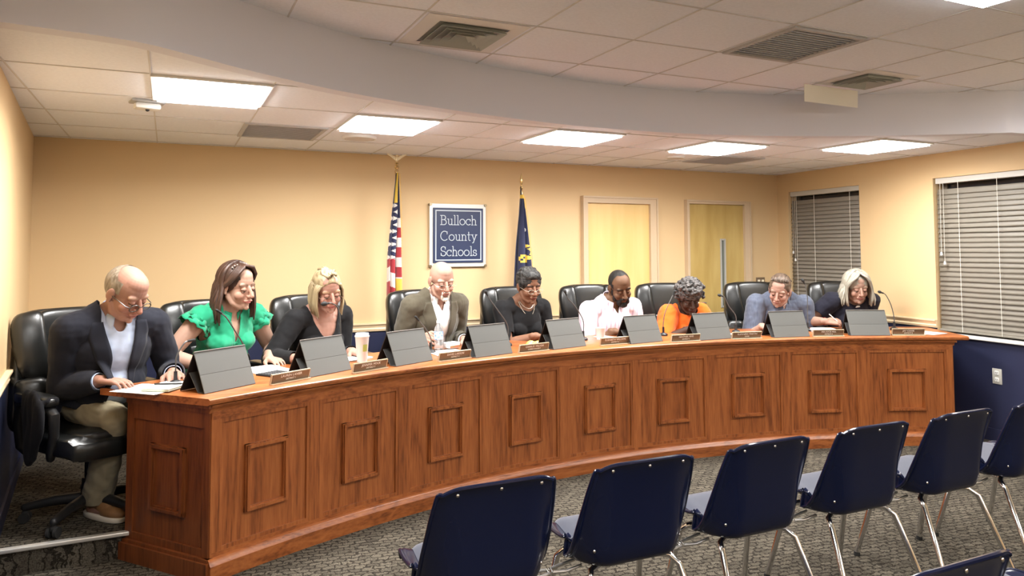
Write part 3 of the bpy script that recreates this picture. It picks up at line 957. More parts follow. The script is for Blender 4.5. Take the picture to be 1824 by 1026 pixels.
# carcass back board, knee space shelf
bm = bmesh.new(); arcbox(bm, A0+.1, A1-.05, R_F+.012, R_F+.035, .02, .80, 72); obj('front_board', bm, OAK, desk, world=True)
# baseboard
bm = bmesh.new()
arcsweep(bm, [(R_IN-.0, 0), (R_IN-.0, .072), (R_IN+.008, .082), (R_IN+.012, .092), (R_IN+.024, .100), (R_F+.02, .100), (R_F+.02, 0)], A0-.15, A1+.15)
obj('plinth', bm, OAKF, desk, world=True)
step = (A1-A0)/9
bounds = [A0+step*i for i in range(10)]
bounds = [-27.75, -22.15, -16.55, -10.6, -4.62, 1.37, 7.55, 13.95, 20.25, 27.2]
for i, b in enumerate(bounds):
    bm = bmesh.new()
    wst = .34 if 0 < i < 9 else .30
    lo = b-(wst if 0 < i else .1); hi = b+(wst if i < 9 else .05)
    if i == 0: lo, hi = A0, A0+.46
    if i == 9: lo, hi = A1-.46, A1
    arcbox(bm, lo, hi, R_F-.004, R_F+.03, .09, .75)
    obj('stile', bm, OAK, desk, world=True)
for i in range(9):
    b0 = bounds[i]+(.46 if i == 0 else .34); b1 = bounds[i+1]-(.40 if i == 8 else .34)
    if i == 0: b0 = A0+.46
    if i == 8: b1 = A1-.46
    root_a = (b0+b1)/2
    bm = bmesh.new(); arcbox(bm, b0-.02, b1+.02, R_F+.008, R_F+.02, .10, .745)
    pnl = obj('front_panel', bm, OAK, desk, world=True)
    bm = bmesh.new()   # step moulding around the recess
    g = .16
    arcbox(bm, b0, b1, R_F-.002, R_F+.014, .722, .742); arcbox(bm, b0, b1, R_F-.002, R_F+.014, .118, .138)
    arcbox(bm, b0, b0+g, R_F-.002, R_F+.014, .118, .742, 1); arcbox(bm, b1-g, b1, R_F-.002, R_F+.014, .118, .742, 1)
    obj('edge_moulding', bm, OAKD if False else OAK, pnl, world=True, smooth=False)
    bm = bmesh.new()   # raised picture-frame moulding
    wI = b1-b0; c0, c1 = b0+wI*.265, b1-wI*.255; z0, z1 = .262, .590; g = .28; hh = .026
    for o_, r_, k_ in ((0, R_F-.008, 1), (.09, R_F-.018, .55)):
        gg = g*k_; h2 = hh*k_; oz = (hh-h2)/2; oa = (g-gg)/2
        arcbox(bm, c0+oa, c1-oa, r_, R_F+.01, z1-h2-oz, z1-oz); arcbox(bm, c0+oa, c1-oa, r_, R_F+.01, z0+oz, z0+oz+h2)
        arcbox(bm, c0+oa, c0+oa+gg, r_-.0005, R_F+.01, z0+oz, z1-oz, 1); arcbox(bm, c1-oa-gg, c1-oa, r_-.0005, R_F+.01, z0+oz, z1-oz, 1)
    obj('panel_moulding', bm, OAK, pnl, world=True, smooth=False)
bm = bmesh.new(); arcbox(bm, A0, A1, R_F-.004, R_F+.03, .095, .120, 72); obj('bottom_rail', bm, OAKF, desk, world=True)
# end panels
def end_panel(a_f, rf, a_b, rb, sgn, m_):
    f = P(a_f, rf); b = P(a_b, rb); u = (b-f).normalized(); n = V((-u.y, u.x, 0))*sgn; L = (b-f).length
    R = M((u, n, V((0, 0, 1)))).transposed()
    def bx(bm, s0, s1, o0, o1, z0, z1):
        box(bm, f+u*(s0+s1)/2+n*(o0+o1)/2+V((0, 0, (z0+z1)/2)), (s1-s0, o1-o0, z1-z0), R)
    bm = bmesh.new(); bx(bm, 0, L, -.03, -.006, .0, .80); ep = obj('end_panel', bm, m_, desk, world=True, smooth=False)
    bm = bmesh.new()
    bx(bm, 0, .045, -.01, .006, .09, .78); bx(bm, L-.05, L, -.01, .006, .09, .78); bx(bm, 0, L, -.01, .0055, .70, .78); bx(bm, 0, L, -.01, .0055, .09, .135)
    bx(bm, 0, L, -.01, .014, .775, ZT-.034); bx(bm, -.02, L, -.01, .03, ZT-.05, ZT-.034)
    obj('end_frame', bm, m_, ep, world=True, smooth=False)
    bm = bmesh.new(); bx(bm, -.02, L+.01, -.01, .034, 0, .085); bx(bm, -.01, L, -.01, .022, .085, .1)
    obj('end_plinth', bm, m_, ep, world=True, smooth=False)
    bm = bmesh.new(); s0, s1, z0, z1, g, h = L*.29, L*.71, .262, .590, .028, .026
    for i_, (a, b_, c, d) in enumerate(((s0, s1, z1-h, z1), (s0, s1, z0, z0+h), (s0, s0+g, z0, z1), (s1-g, s1, z0, z1))):
        bx(bm, a, b_, -.01, .006+.0005*(i_ > 1), c, d)
        bx(bm, a+.006, b_-.006, -.01, .014+.0005*(i_ > 1), c+.006, d-.006)
    obj('panel_moulding', bm, m_, ep, world=True, smooth=False)
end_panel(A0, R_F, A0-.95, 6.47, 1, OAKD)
end_panel(A1, R_F, A1+.3, 6.47, -1, OAK)

# ------------------------------------------------------------------ name plates
PLATE = mat('bronze_name_plate', (.14, .09, .055), .25, spec=.9)
PTEXT = mat('engraved_text', (.85, .80, .72), .5)
HOLD = mat('gold_plate_holder', (.55, .45, .31), .3, metal=.4)
def text_mesh(s, size, depth=.0006):
    cu = bpy.data.curves.new('t', 'FONT'); cu.body = s; cu.size = size; cu.align_x = 'CENTER'; cu.align_y = 'CENTER'; cu.extrude = depth
    cu.resolution_u = 2
    o = bpy.data.objects.new('t', cu); COL.objects.link(o)
    dg = bpy.context.evaluated_depsgraph_get()
    me = bpy.data.meshes.new_from_object(o.evaluated_get(dg))
    bpy.data.objects.remove(o); bpy.data.curves.remove(cu)
    return me
plates = [(-23.3, 5.94, 'LAUREN LANIER', 'DISTRICT 1', 'nearest the left end, beside the leftmost tablet', 8),
 (-18.5, 5.925, 'JENNIFER MOCK', 'DISTRICT 7', 'in front of the tall white coffee cup', 8),
 (-12.6, 5.935, 'DAVID LARSON', 'DISTRICT 4', 'in front of the water bottle', 5),
 (-6.6, 5.935, 'CHARLES WILSON', 'SUPERINTENDENT', 'in front of the small yellow snack packet', 5),
 (0.1, 5.96, 'ELIZABETH WILLIAMS', 'DISTRICT 2', 'in front of the short white paper cup', 2),
 (5.65, 5.90, 'HEATHER MIMS', 'DISTRICT 5', 'in front of the woman in orange', 2),
 (10.8, 5.90, 'GLENNERA MARTIN', 'CHAIR', 'in front of the man in the grey-blue polo shirt', 0),
 (17.6, 5.90, 'MAURICE HILL', 'DISTRICT 3', 'in front of the grey-haired woman writing', -2),
 (24.0, 5.90, 'JAY COOK', 'DISTRICT 8', 'at the far right end, nearest the large window', -4)]
for a, r, l1, l2, where, tw in plates:
    t = thing('name_plate', 'engraved name plate %s' % where, 'name plate', P(a, r, ZT), facing(a)+radians(tw), 'name plates along the desk edge')
    Rt = M.Rotation(radians(-16), 3, 'X')
    bm = bmesh.new()
    bevbox(bm, (0, .0, .004), (.252, .034, .008), .002)
    bevbox(bm, (0, -.003, .030), (.252, .006, .056), .0015, Rt)
    for s in (-1, 1): box(bm, (s*.124, -.002, .03), (.004, .012, .054), Rt)
    obj('holder', bm, HOLD, t, smooth=False)
    bm = bmesh.new(); box(bm, (0, .0035, .030), (.240, .004, .046), Rt)
    pp = obj('plate', bm, PLATE, t, smooth=False)
    for s, sz, dz in ((l1, .0165, .010), (l2, .0115, -.0085)):
        me = text_mesh(s, sz*1.15)
        # text lies in XY; stand it up facing +Y, leaning back
        X_ = M.Translation(V((0, .0035, .030))) @ Rt.to_4x4() @ M.Translation(V((0, .0024, dz))) @ M.Rotation(pi, 4, 'Z') @ M.Rotation(pi/2, 4, 'X')
        me.transform(X_)
        obj('engraving', me, PTEXT, pp, smooth=False)

# ------------------------------------------------------------------ tablets standing as tents
SCREEN = mat('tablet_screen', (.01, .01, .012), .08, spec=.7)
def tablet():
    t = thing('tablet', '', 'tablet', (0, 0, 0))
    wd = .315; zt = .196
    f0, fm, top_, bk = V((0, .0, .002)), V((0, -.0365, .088)), V((0, -.085, zt)), V((0, -.185, .003))
    def slab(bm, p, q, th, x0=-wd/2, x1=wd/2, out=1):
        d = (q-p).normalized(); n = V((0, d.z, -d.y))*out
        c = (p+q)/2-n*th/2
        R = M((V((1, 0, 0)), n, d)).transposed()
        bevbox(bm, (c.x+(x0+x1)/2, c.y, c.z), (x1-x0, th, (q-p).length), min(th*.3, .002), R, 1)
    bm = bmesh.new(); slab(bm, fm, top_, .005); cov = obj('upper_cover', bm, GREYC, t, smooth=False)
    bm = bmesh.new(); slab(bm, f0, fm, .005); obj('lower_cover', bm, GREYC2, t, smooth=False)
    bm = bmesh.new(); box(bm, (0, top_.y, zt+.0015), (wd-.004, .008, .003)); obj('hinge_edge', bm, SILVER, t, smooth=False)
    bm = bmesh.new(); slab(bm, bk, top_-V((0, .004, .002)), .007, out=-1); sc = obj('body', bm, BLACKP, t, smooth=False)
    bm = bmesh.new()
    d = (top_-bk).normalized(); n = V((0, -d.z, d.y)); c = (bk+top_)/2+n*.0006
    box(bm, c, (wd-.02, .001, (top_-bk).length-.02), M((V((1, 0, 0)), n, d)).transposed()); obj('screen', bm, SCREEN, sc, smooth=False)
    # folded stand flap inside the tent
    bm = bmesh.new(); slab(bm, V((0, -.055, .003)), V((0, -.120, .095)), .004, -wd/2+.004, wd/2-.004, 1)
    slab(bm, V((0, -.055, .003)), V((0, -.006, .004)), .003, -wd/2+.004, wd/2-.004, -1)
    obj('stand_flap', bm, mat('charcoal_flap', (.05, .05, .05), .6), t, smooth=False)
    return t
tb = tablet()
tabs = [(-26.2, 6.00, 10, 'grey folded tablet case at the left end, before the woman in green'),
 (-20.5, 6.00, 12, 'grey folded tablet case in front of the woman in the black scoop-neck top'),
 (-15.2, 5.97, 12, 'grey folded tablet case left of the water bottle'),
 (-9.65, 5.93, 7, 'grey folded tablet case right of the water bottle'),
 (-3.5, 5.965, 10, 'grey folded tablet case in front of the woman with the necklace'),
 (2.75, 5.95, 10, 'grey folded tablet case in front of the man in the pink shirt'),
 (8.4, 5.93, 8, 'grey folded tablet case in front of the woman in orange'),
 (14.7, 5.91, 4, 'grey folded tablet case in front of the man in the grey-blue polo'),
 (21.1, 5.91, -4, 'grey folded tablet case in front of the grey-haired woman')]
for i, (a, r, tw, lb) in enumerate(tabs):
    o = tb if i == 0 else dup(tb)
    # origin of the case is its front foot; local +Y faces the audience
    o.location = P(a, r, ZT+.0005); o.rotation_euler = (0, 0, facing(a)+radians(tw))
    o['label'] = lb; o['group'] = 'grey tablet cases on the desk'

# ------------------------------------------------------------------ gooseneck microphones
def mic(label, pts, head_r=.011, base_r=None):
    """pts polar (a,r,z) from head to stem foot"""
    hd = [P(*p) for p in pts]
    foot = V((hd[-1].x, hd[-1].y, ZT)) if base_r is None else P(pts[-1][0], base_r, ZT)
    t = thing('gooseneck_microphone', label, 'microphone', foot, facing(pts[-1][0]), 'gooseneck microphones along the desk')
    bm = bmesh.new(); lathe(bm, [(0, 0), (.034, 0), (.034, .012), (.026, .020), (.010, .026), (.009, .07), (0, .07)], n=24); obj('base', bm, BLACKP, t)
    ctrl = [foot+V((0, 0, .05))]+hd[::-1]
    # smooth through control points
    sm = []
    for i in range(len(ctrl)-1):
        p0 = ctrl[max(i-1, 0)]; p1 = ctrl[i]; p2 = ctrl[i+1]; p3 = ctrl[min(i+2, len(ctrl)-1)]
        for k in range(8):
            u = k/8
            sm.append(.5*((2*p1)+(p2-p0)*u+(2*p0-5*p1+4*p2-p3)*u*u+(3*p1-p0-3*p2+p3)*u**3))
    sm.append(ctrl[-1])
    bm = bmesh.new(); tube(bm, sm, .0038, 8); obj('gooseneck', bm, mat('grey_gooseneck', (.10, .10, .10), .4, metal=.5), t, world=True)
    d = (sm[-1]-sm[-4]).normalized()
    bm = bmesh.new(); cone(bm, sm[-1]-d*.01, sm[-1]+d*.018, .006, .0075, 12); ell(bm, sm[-1]+d*.024, (head_r, head_r, head_r*1.5), frame_of(d))
    obj('capsule', bm, BLACKR, t, world=True)
MR = 6.30
mic('gooseneck microphone leaning across the woman in green', [(-25.25, MR, 1.21), (-24.92, MR, 1.18), (-24.49, MR, 1.11), (-23.9, MR, 1.0)], .007)
mic('gooseneck microphone with black foam head at the mouth of the blonde woman', [(-19.10, MR, 1.222), (-18.78, MR, 1.218), (-18.38, MR, 1.17), (-18.25, MR, 1.0)], .0145)
mic('low gooseneck microphone in front of the man in the olive jacket', [(-13.1, MR, 1.08), (-12.6, MR, 1.02), (-12.2, MR, .95)], .008)
mic('gooseneck microphone in front of the black chair of the woman with a necklace', [(-8.05, MR, 1.225), (-7.84, MR, 1.19), (-7.24, MR, 1.11), (-6.5, MR, 1.0)], .012)
mic('gooseneck microphone in front of the chair of the man in the pink shirt', [(-1.86, MR, 1.205), (-1.68, MR, 1.17), (-1.14, MR, 1.11), (-.5, MR, 1.0)], .012)
mic('gooseneck microphone left of the woman in orange', [(6.97, MR, 1.18), (6.78, MR, 1.14), (6.29, MR, 1.04), (6.1, MR, .95)], .010)
mic('gooseneck microphone in front of the second door', [(11.05, MR, 1.155), (11.28, MR, 1.14), (11.6, MR, 1.07), (12.15, MR, .99)], .012)
mic('gooseneck microphone in front of the far window blind', [(17.86, MR, 1.255), (17.99, MR, 1.22), (18.1, MR, 1.13), (18.08, MR, 1.0)], .013)
mic('gooseneck microphone at the right end of the desk', [(24.11, MR, 1.165), (24.39, MR, 1.145), (24.76, MR, 1.06), (24.96, MR, .96)], .012)
mic('short gooseneck microphone beside the leftmost tablet, by the man in the dark suit', [(-26.6, 6.34, 1.07), (-26.85, 6.34, 1.06), (-27.2, 6.34, 1.0), (-27.25, 6.34, .94)], .007)

# ------------------------------------------------------------------ cups, bottle, papers
def cup(a, r, h, r0, r1, label, sleeve=None, lid=False):
    t = thing('paper_cup', label, 'cup', P(a, r, ZT), facing(a))
    bm = bmesh.new(); lathe(bm, [(0, .003), (r0*.95, .003), (r0, 0), (r1, h), (r1*1.04, h+.002), (r1*1.02, h-.003), (r1*.96, h-.004), (r0*.93, .006), (0, .006)], n=32); c_ = obj('cup_body', bm, PAPER, t)
    if lid:
        bm = bmesh.new(); lathe(bm, [(r1*1.03, h-.004), (r1*1.08, h), (r1*1.06, h+.006), (r1*.98, h+.008), (r1*.94, h+.020), (r1*.86, h+.022), (r1*.84, h+.014), (0, h+.014)], n=32); obj('lid', bm, WHITE, t)
    if sleeve:
        bm = bmesh.new()
        ra = r0+(r1-r0)*.42+.0012; rb = r0+(r1-r0)*.7+.0012
        grid(bm, lambda u, v: V(((ra+(rb-ra)*v)*sin(-.4+.8*u), (ra+(rb-ra)*v)*cos(-.4+.8*u), h*(.42+.28*v))), 10, 4)
        obj('printed_mark', bm, mat('olive_print', (.42, .47, .12), .6), c_)
    return t
cup(-17.05, 6.27, .155, .031, .043, 'tall lidded white coffee cup with olive mark, left of the third name plate', True, True)
cup(.85, 6.29, .088, .030, .040, 'short plain white paper cup in front of the man in the pink shirt')
t = thing('water_bottle', 'small clear water bottle with blue label held by the man in the olive jacket', 'bottle', P(-11.1, 6.40, ZT), facing(-11))
PET = mat('clear_plastic', (.9, .93, .95), .08, trans=.85, ior=1.33)
bm = bmesh.new(); lathe(bm, [(0, .002), (.024, 0), (.031, .008), (.031, .05), (.029, .058), (.031, .066), (.031, .135), (.027, .155), (.014, .178), (.012, .185), (.012, .195), (0, .195)], n=32); obj('bottle_body', bm, PET, t)
bm = bmesh.new(); lathe(bm, [(.0316, .074), (.0319, .078), (.0319, .124), (.0316, .128)], n=32); obj('label', bm, mat('blue_label', (.07, .22, .60), .4, noisecol=((.75, .80, .88), 60)), t)
bm = bmesh.new(); lathe(bm, [(.0145, .186), (.0145, .202), (.012, .204), (0, .204)], n=24); obj('cap', bm, WHITE, t)

def sheets(a, r, w_, d_, n, tw, label, mt=PAPER, th=.0012, name='paper_stack', cat='papers'):
    t = bmesh.new(); rnd = random.Random(int(a*100)+n)
    for k in range(n):
        R = M.Rotation(radians(rnd.uniform(-4, 4)), 3, 'Z')
        box(t, (rnd.uniform(-.004, .004), rnd.uniform(-.004, .004), th*(k+.5)), (w_, d_, th*.9), R)
    o = obj(name, t, mt, None, smooth=False)
    o.location = P(a, r, ZT+.0006); o.rotation_euler = (0, 0, facing(a)+radians(tw))
    return tag(o, label, cat)
sheets(-28.55, 6.33, .22, .28, 2, 20, 'loose white papers on the left end of the desk under the suited man’s hand')
sheets(-22.2, 6.40, .21, .28, 3, -5, 'white papers on the desk between the two leftmost tablets')
sheets(-17.0, 6.47, .20, .27, 5, 14, 'white papers beside the tall coffee cup')
sheets(-11.4, 6.22, .22, .26, 4, -8, 'white papers under the water bottle')
sheets(1.7, 6.35, .12, .18, 3, 10, 'pale pink note papers beside the short paper cup', mat('pink_paper', (.85, .68, .66), .8))
sheets(12.0, 6.14, .18, .2, 3, 5, 'white papers behind the name plate near the grey-blue polo shirt')
sheets(18.8, 6.17, .17, .22, 8, -10, 'thick white paper pad behind the name plate, under the writing hand', th=.0035)
sheets(26.2, 6.10, .21, .28, 3, 30, 'white papers at the far right end of the desk')
# booklet and pen on the left end
t = thing('booklet', 'thick booklet with green page edges behind the leftmost tablet', 'booklet', P(-27.95, 6.27, ZT+.0045), facing(-27.7)+radians(28))
bm = bmesh.new(); bevbox(bm, (0, 0, .006), (.21, .15, .012), .002, None, 1); obj('pages', bm, mat('pale_green_paper', (.55, .66, .55), .8), t, smooth=False)
bm = bmesh.new(); box(bm, (0, 0, .013), (.214, .154, .002)); obj('cover', bm, PAPER, t, smooth=False)
bm = bmesh.new(); cone(bm, (-.07, 0, 0), (.06, 0, 0), .0042); cone(bm, (.06, 0, 0), (.072, 0, 0), .0042, .0008)
o = obj('pen', bm, BLACKP); o.location = P(-27.9, 6.27, ZT+.0235); o.rotation_euler = (0, 0, radians(-20)); tag(o, 'black pen lying on the booklet at the left end', 'pen')
# keyboard slab beside tablet two
t = thing('folding_keyboard', 'thin black keyboard lying between the two leftmost tablets', 'keyboard', P(-22.7, 6.22, ZT), facing(-22.7)+radians(12))
bm = bmesh.new(); bevbox(bm, (0, 0, .005), (.15, .12, .010), .003); kb = obj('body', bm, BLACKP, t, smooth=False)
bm = bmesh.new()
for i in range(8):
    for j in range(4): bevbox(bm, (-.0615+i*.0176, -.04+j*.022, .0112), (.014, .017, .0028), .0008, None, 1)
obj('keys', bm, mat('dark_keys', (.04, .04, .045), .5), kb, smooth=False)
# snack packet and small tray
bm = bmesh.new(); superq(bm, (0, 0, .016), (.055, .028, .016), (.8, .5), f=lambda q: q+V((0, 0, .006*sin(q.x*90))))
superq(bm, (.035, .028, .014), (.03, .022, .014), (.8, .6))
o = obj('snack_packet', bm, mat('yellow_foil', (.72, .55, .16), .3, spec=.8, noisecol=((.45, .33, .05), 30)))
o.location = P(-4.95, 6.22, ZT); o.rotation_euler = (0, 0, facing(-4)); tag(o, 'crumpled yellow snack packet behind the fourth name plate', 'snack packet')
t = thing('note_box', 'small white box with red and green band beside the water bottle', 'box', P(-10.15, 6.40, ZT+.006), facing(-10)+radians(15))
bm = bmesh.new(); bevbox(bm, (0, 0, .02), (.10, .07, .04), .004); obj('box_body', bm, PAPER, t, smooth=False)
bm = bmesh.new(); box(bm, (0, .0352, .012), (.098, .002, .014)); obj('band', bm, mat('red_green_band', (.55, .08, .05), .5, noisecol=((.10, .22, .08), 14)), t, smooth=False)
# ------------------------------------------------------------------ executive chairs
def exec_chair():
    t = thing('executive_chair', '', 'office chair', (0, 0, 0))
    tilt = M.Rotation(radians(7), 3, 'X')        # back leans away from the desk
    def bk(p): return tilt @ V(p)+V((0, -.235, .50))
    # shell of the back
    bm = bmesh.new()
    superq(bm, bk((0, -.035, .28)), (.285, .045, .325), (.28, .35), tilt, 36, 20,
           f=lambda q: V((q.x*(1-.10*(q.z/.325)), q.y+q.x*q.x*.45, q.z-.12*q.x*q.x)))
    back = obj('backrest', bm, LEATHER, t)
    # centre cushion, upper and lower
    for nm, c, r in (('head_cushion', (0, .015, .435), (.175, .052, .165)), ('centre_cushion', (0, .015, .175), (.165, .058, .150))):
        bm = bmesh.new()
        superq(bm, bk(c), r, (.42, .4), tilt, 32, 18, f=lambda q, z0=c[2]: V((q.x*(1+.12*(q.z/.16)*(1 if z0 > .3 else 0)), q.y, q.z-.25*q.x*q.x)))
        obj(nm, bm, LEATHER, back)
    for s in (-1, 1):
        bm = bmesh.new()
        R = tilt @ M.Rotation(radians(-s*16), 3, 'Z') @ M.Rotation(radians(s*7), 3, 'Y')
        superq(bm, bk((s*.205, .030, .405)), (.080, .062, .185), (.45, .6), R, 28, 18, f=lambda q, s=s: V((q.x+.02*s*(-(q.z/.18)**2), q.y+.012*cos(q.z*12), q.z)))
        obj('side_bolster', bm, LEATHER, back)
        bm = bmesh.new()
        R = tilt @ M.Rotation(radians(-s*20), 3, 'Z')
        superq(bm, bk((s*.205, .040, .125)), (.082, .060, .115), (.45, .6), R, 28, 18)
        obj('lumbar_bolster', bm, LEATHER, back)
    bm = bmesh.new()
    superq(bm, (0, .02, .425), (.265, .26, .060), (.35, .42), None, 36, 14, f=lambda q: V((q.x, q.y, q.z+.015*(q.x/.26)**2-(.02 if q.y > .22 else 0))))
    superq(bm, (0, .03, .465), (.205, .225, .045), (.5, .45), None, 36, 14)
    obj('seat', bm, LEATHER, t)
    for s in (-1, 1):
        bm = bmesh.new()
        tube(bm, [(s*.235, -.17, .36), (s*.262, -.19, .40), (s*.272, -.20, .52), (s*.272, -.17, .625), (s*.272, -.05, .645), (s*.272, .10, .64), (s*.272, .17, .60), (s*.268, .165, .50), (s*.26, .12, .41), (s*.24, .08, .37)],
             [.020, .024, .026, .028, .026, .026, .026, .024, .022, .020], 12)
        arm = obj('arm', bm, BLACKP, t)
        bm = bmesh.new(); superq(bm, (s*.275, -.01, .664), (.047, .175, .030), (.5, .5)); obj('arm_pad', bm, LEATHER, arm)
    bm = bmesh.new(); bevbox(bm, (0, 0, .355), (.30, .26, .035), .01); cone(bm, (0, 0, .34), (0, 0, .20), .028); cone(bm, (0, 0, .21), (0, 0, .085), .038, .046, 16)
    obj('column', bm, BLACKP, t)
    bm = bmesh.new(); ell(bm, (0, 0, .095), (.055, .055, .035))
    ca = []
    for k in range(5):
        a = radians(90+72*k+14); d = V((cos(a), sin(a), 0))
        limb(bm, [(d*.03+V((0, 0, .105)), .030), (d*.16+V((0, 0, .10)), .026), (d*.30+V((0, 0, .078)), .020)])
        ca.append(d*.30)
    base = obj('star_base', bm, BLACKP, t)
    for d in ca:
        bm = bmesh.new(); n = V((-d.y, d.x, 0)).normalized()
        for s in (-1, 1): cone(bm, d+n*s*.010+V((0, 0, .027)), d+n*s*.026+V((0, 0, .027)), .027, .027, 18)
        cone(bm, d+V((0, 0, .03)), d+V((0, 0, .078)), .009); ell(bm, d+V((0, 0, .045)), (.018, .018, .02))
        obj('caster', bm, BLACKR, base)
    return t
ch = exec_chair()
ech = [(-28.9, 6.84, 3, 'black leather office chair nearest the left wall, holding the man in the dark suit'),
 (-22.5, 6.86, 0, 'black leather office chair behind the woman in green'),
 (-16.5, 6.86, 0, 'black leather office chair behind the blonde woman'),
 (-8.9, 6.88, 4, 'black leather office chair behind the man in the olive jacket'),
 (-2.2, 6.88, 0, 'black leather office chair behind the woman in black with a necklace'),
 (3.95, 6.88, 0, 'black leather office chair behind the man in the pink shirt'),
 (10.1, 6.88, 0, 'black leather office chair behind the woman in orange'),
 (17.3, 6.86, 0, 'black leather office chair behind the man in the grey-blue polo'),
 (23.9, 6.82, 0, 'black leather office chair behind the grey-haired woman, nearest the windows')]
for i, (a, r, tw, lb) in enumerate(ech):
    o = ch if i == 0 else dup(ch)
    o.location = P(a, r, PZ); o.rotation_euler = (0, 0, facing(a)+radians(tw)); o['label'] = lb; o['group'] = 'black leather chairs behind the desk'

# ------------------------------------------------------------------ audience shell chairs (local +Y = sitter faces the desk)
def shell_chair():
    t = thing('stacking_chair', '', 'chair', (0, 0, 0))
    # side profile of the shell, (y, z), from front lip to back top; back top is at y = 0
    pr = [(.450, .390), (.440, .420), (.405, .436), (.335, .426), (.255, .410), (.175, .394), (.115, .388), (.078, .402), (.060, .450), (.050, .53), (.040, .61), (.026, .69), (.010, .755), (-.002, .780)]
    hw = [.205, .215, .225, .233, .238, .242, .244, .244, .242, .236, .226, .216, .206, .192]
    # resample
    def cr(P_, u):
        n = len(P_)-1; s = min(u*n, n-1e-6); i = int(s); f = s-i
        p0, p1, p2, p3 = P_[max(i-1, 0)], P_[i], P_[i+1], P_[min(i+2, n)]
        return tuple(.5*((2*b)+(c-a)*f+(2*a-5*b+4*c-d)*f*f+(3*b-a-3*c+d)*f**3) for a, b, c, d in zip(p0, p1, p2, p3))
    H_ = [(h,) for h in hw]
    def f(u, v):
        y, z = cr(pr, v); h = cr(H_, v)[0]
        s = 2*u-1
        x = h*s
        e = abs(s); wg = max(0, e-.50)/.50
        if v > .42:      # back: sides wrap forward into deep wings towards the seat, corners rounded
            d_ = .022+.165*max(0, 1-(v-.42)/.50)**1.5
            k = min(1, (v-.42)/.10)
            y += (.35+.65*k)*d_*wg**1.9
            x -= (1 if s > 0 else -1)*.020*wg**3*max(0, 1-(v-.42)/.4)
            z += (1-k)*.10*wg**2
            if v > .92: z -= .022*e**7*((v-.92)/.08)
        else:
            q = v/.42
            z += (.018+.082*q**2.2)*wg**2
            y += .35*.187*wg**1.9*q**4
        if e > .93:      # rolled rim
            q = (e-.93)/.07
            if v > .42: x += (.007*q)*(1 if s > 0 else -1)
            else: z -= .010*q
        return V((x, y, z))
    bm = bmesh.new(); grid(bm, f, 33, 60)
    o = obj('shell', bm, NAVYP, t, smooth='keep')
    o.data.polygons.foreach_set('use_smooth', [True]*len(o.data.polygons))
    md = o.modifiers.new('s', 'SOLIDIFY'); md.thickness = .006; md.offset = 0
    # thick rolled edge all round the back
    bm = bmesh.new()
    rim = [f(0, v) for v in [.03+.97*i/40 for i in range(40)]]+[f(u/24, 1) for u in range(25)]+[f(1, v) for v in [1-.97*i/40 for i in range(1, 41)]]
    rim = [p+V((0, .003, 0)) for p in rim]
    tube(bm, rim, .0075, 8)
    obj('rolled_rim', bm, NAVYP, o)
    # seat pad and inner back pad
    def pad(v0, v1, off, th):
        b = bmesh.new()
        def g(u, v):
            uu = .10+.80*u; p = f(uu, v0+(v1-v0)*v)
            du = f(min(uu+.01, 1), v0+(v1-v0)*v)-f(max(uu-.01, 0), v0+(v1-v0)*v); dv = f(uu, v0+(v1-v0)*v+.01)-f(uu, v0+(v1-v0)*v-.01)
            n = -du.cross(dv).normalized()
            ed = min(1, min(u, 1-u)*9, min(v, 1-v)*9)
            return p+n*(off+th*(ed**.5))
        vs = grid(b, g, 25, 24)
        return b
    bm = pad(.045, .47, .004, .022); obj('seat_pad', bm, PADF, t)
    bm = pad(.54, .955, .004, .016); obj('back_pad', bm, PADF, t)
    # rivets on the outside of the back
    for u, v in ((.13, .925), (.50, .93), (.87, .925), (.11, .62), (.89, .62)):
        p = f(u, v); n = V((0, -1, .12)).normalized()
        bm = bmesh.new(); ell(bm, p+n*.004, (.0065, .0065, .004), frame_of(n), 12, 8); obj('rivet', bm, CHROME, o)
    # chrome legs
    for sy, y0, y1 in (('f', .33, .45), ('b', .16, -.04)):
        for s in (-1, 1):
            bm = bmesh.new(); tube(bm, [(s*.13, y0, .372), (s*.175, y0+(y1-y0)*.12, .365), (s*.195, y0+(y1-y0)*.3, .34), (s*.235, y1, .012)], .0125, 12)
            lg = obj('leg', bm, CHROME, t)
            bm = bmesh.new(); cone(bm, (s*.235, y1, 0), (s*.235, y1, .02), .016, .014, 14); obj('foot_cap', bm, BLACKR, lg)
    bm = bmesh.new()
    for y in (.33, .16): tube(bm, [(-.14, y, .374), (.14, y, .374)], .011, 10)
    tube(bm, [(-.205, .345, .33), (.205, .345, .33)], .006, 8) if False else None
    for s in (-1, 1): tube(bm, [(s*.13, .16, .374), (s*.13, .33, .374)], .010, 10)
    box(bm, (0, .245, .384), (.26, .16, .004))
    obj('under_frame', bm, CHROME, t)
    # ganging loops at the sides
    for s in (-1, 1):
        bm = bmesh.new(); tube(bm, [(s*.18, .20, .362), (s*.245, .20, .352), (s*.29, .215, .350), (s*.29, .245, .350), (s*.245, .255, .352), (s*.18, .255, .362)], .006, 8)
        obj('ganging_loop', bm, STEEL, t)
    return t
sc = shell_chair()
aud = [(1.013, 2.245, 'navy shell chair with chrome legs, largest and leftmost of the audience row'),
 (1.606, 2.245, 'navy shell chair with chrome legs, second from the left in the audience row'),
 (2.212, 2.245, 'navy shell chair with chrome legs, third from the left in the audience row'),
 (2.815, 2.245, 'navy shell chair with chrome legs, third from the right in the audience row'),
 (3.415, 2.245, 'navy shell chair with chrome legs in front of the right end of the desk'),
 (4.02, 2.245, 'navy shell chair with chrome legs cut by the right edge under the large window'),
 (1.785, 1.19, 'navy shell chair in the row nearest the viewer, its top rim at lower right'),
 (2.39, 1.19, 'navy shell chair in the nearest row, a sliver at the bottom right corner')]
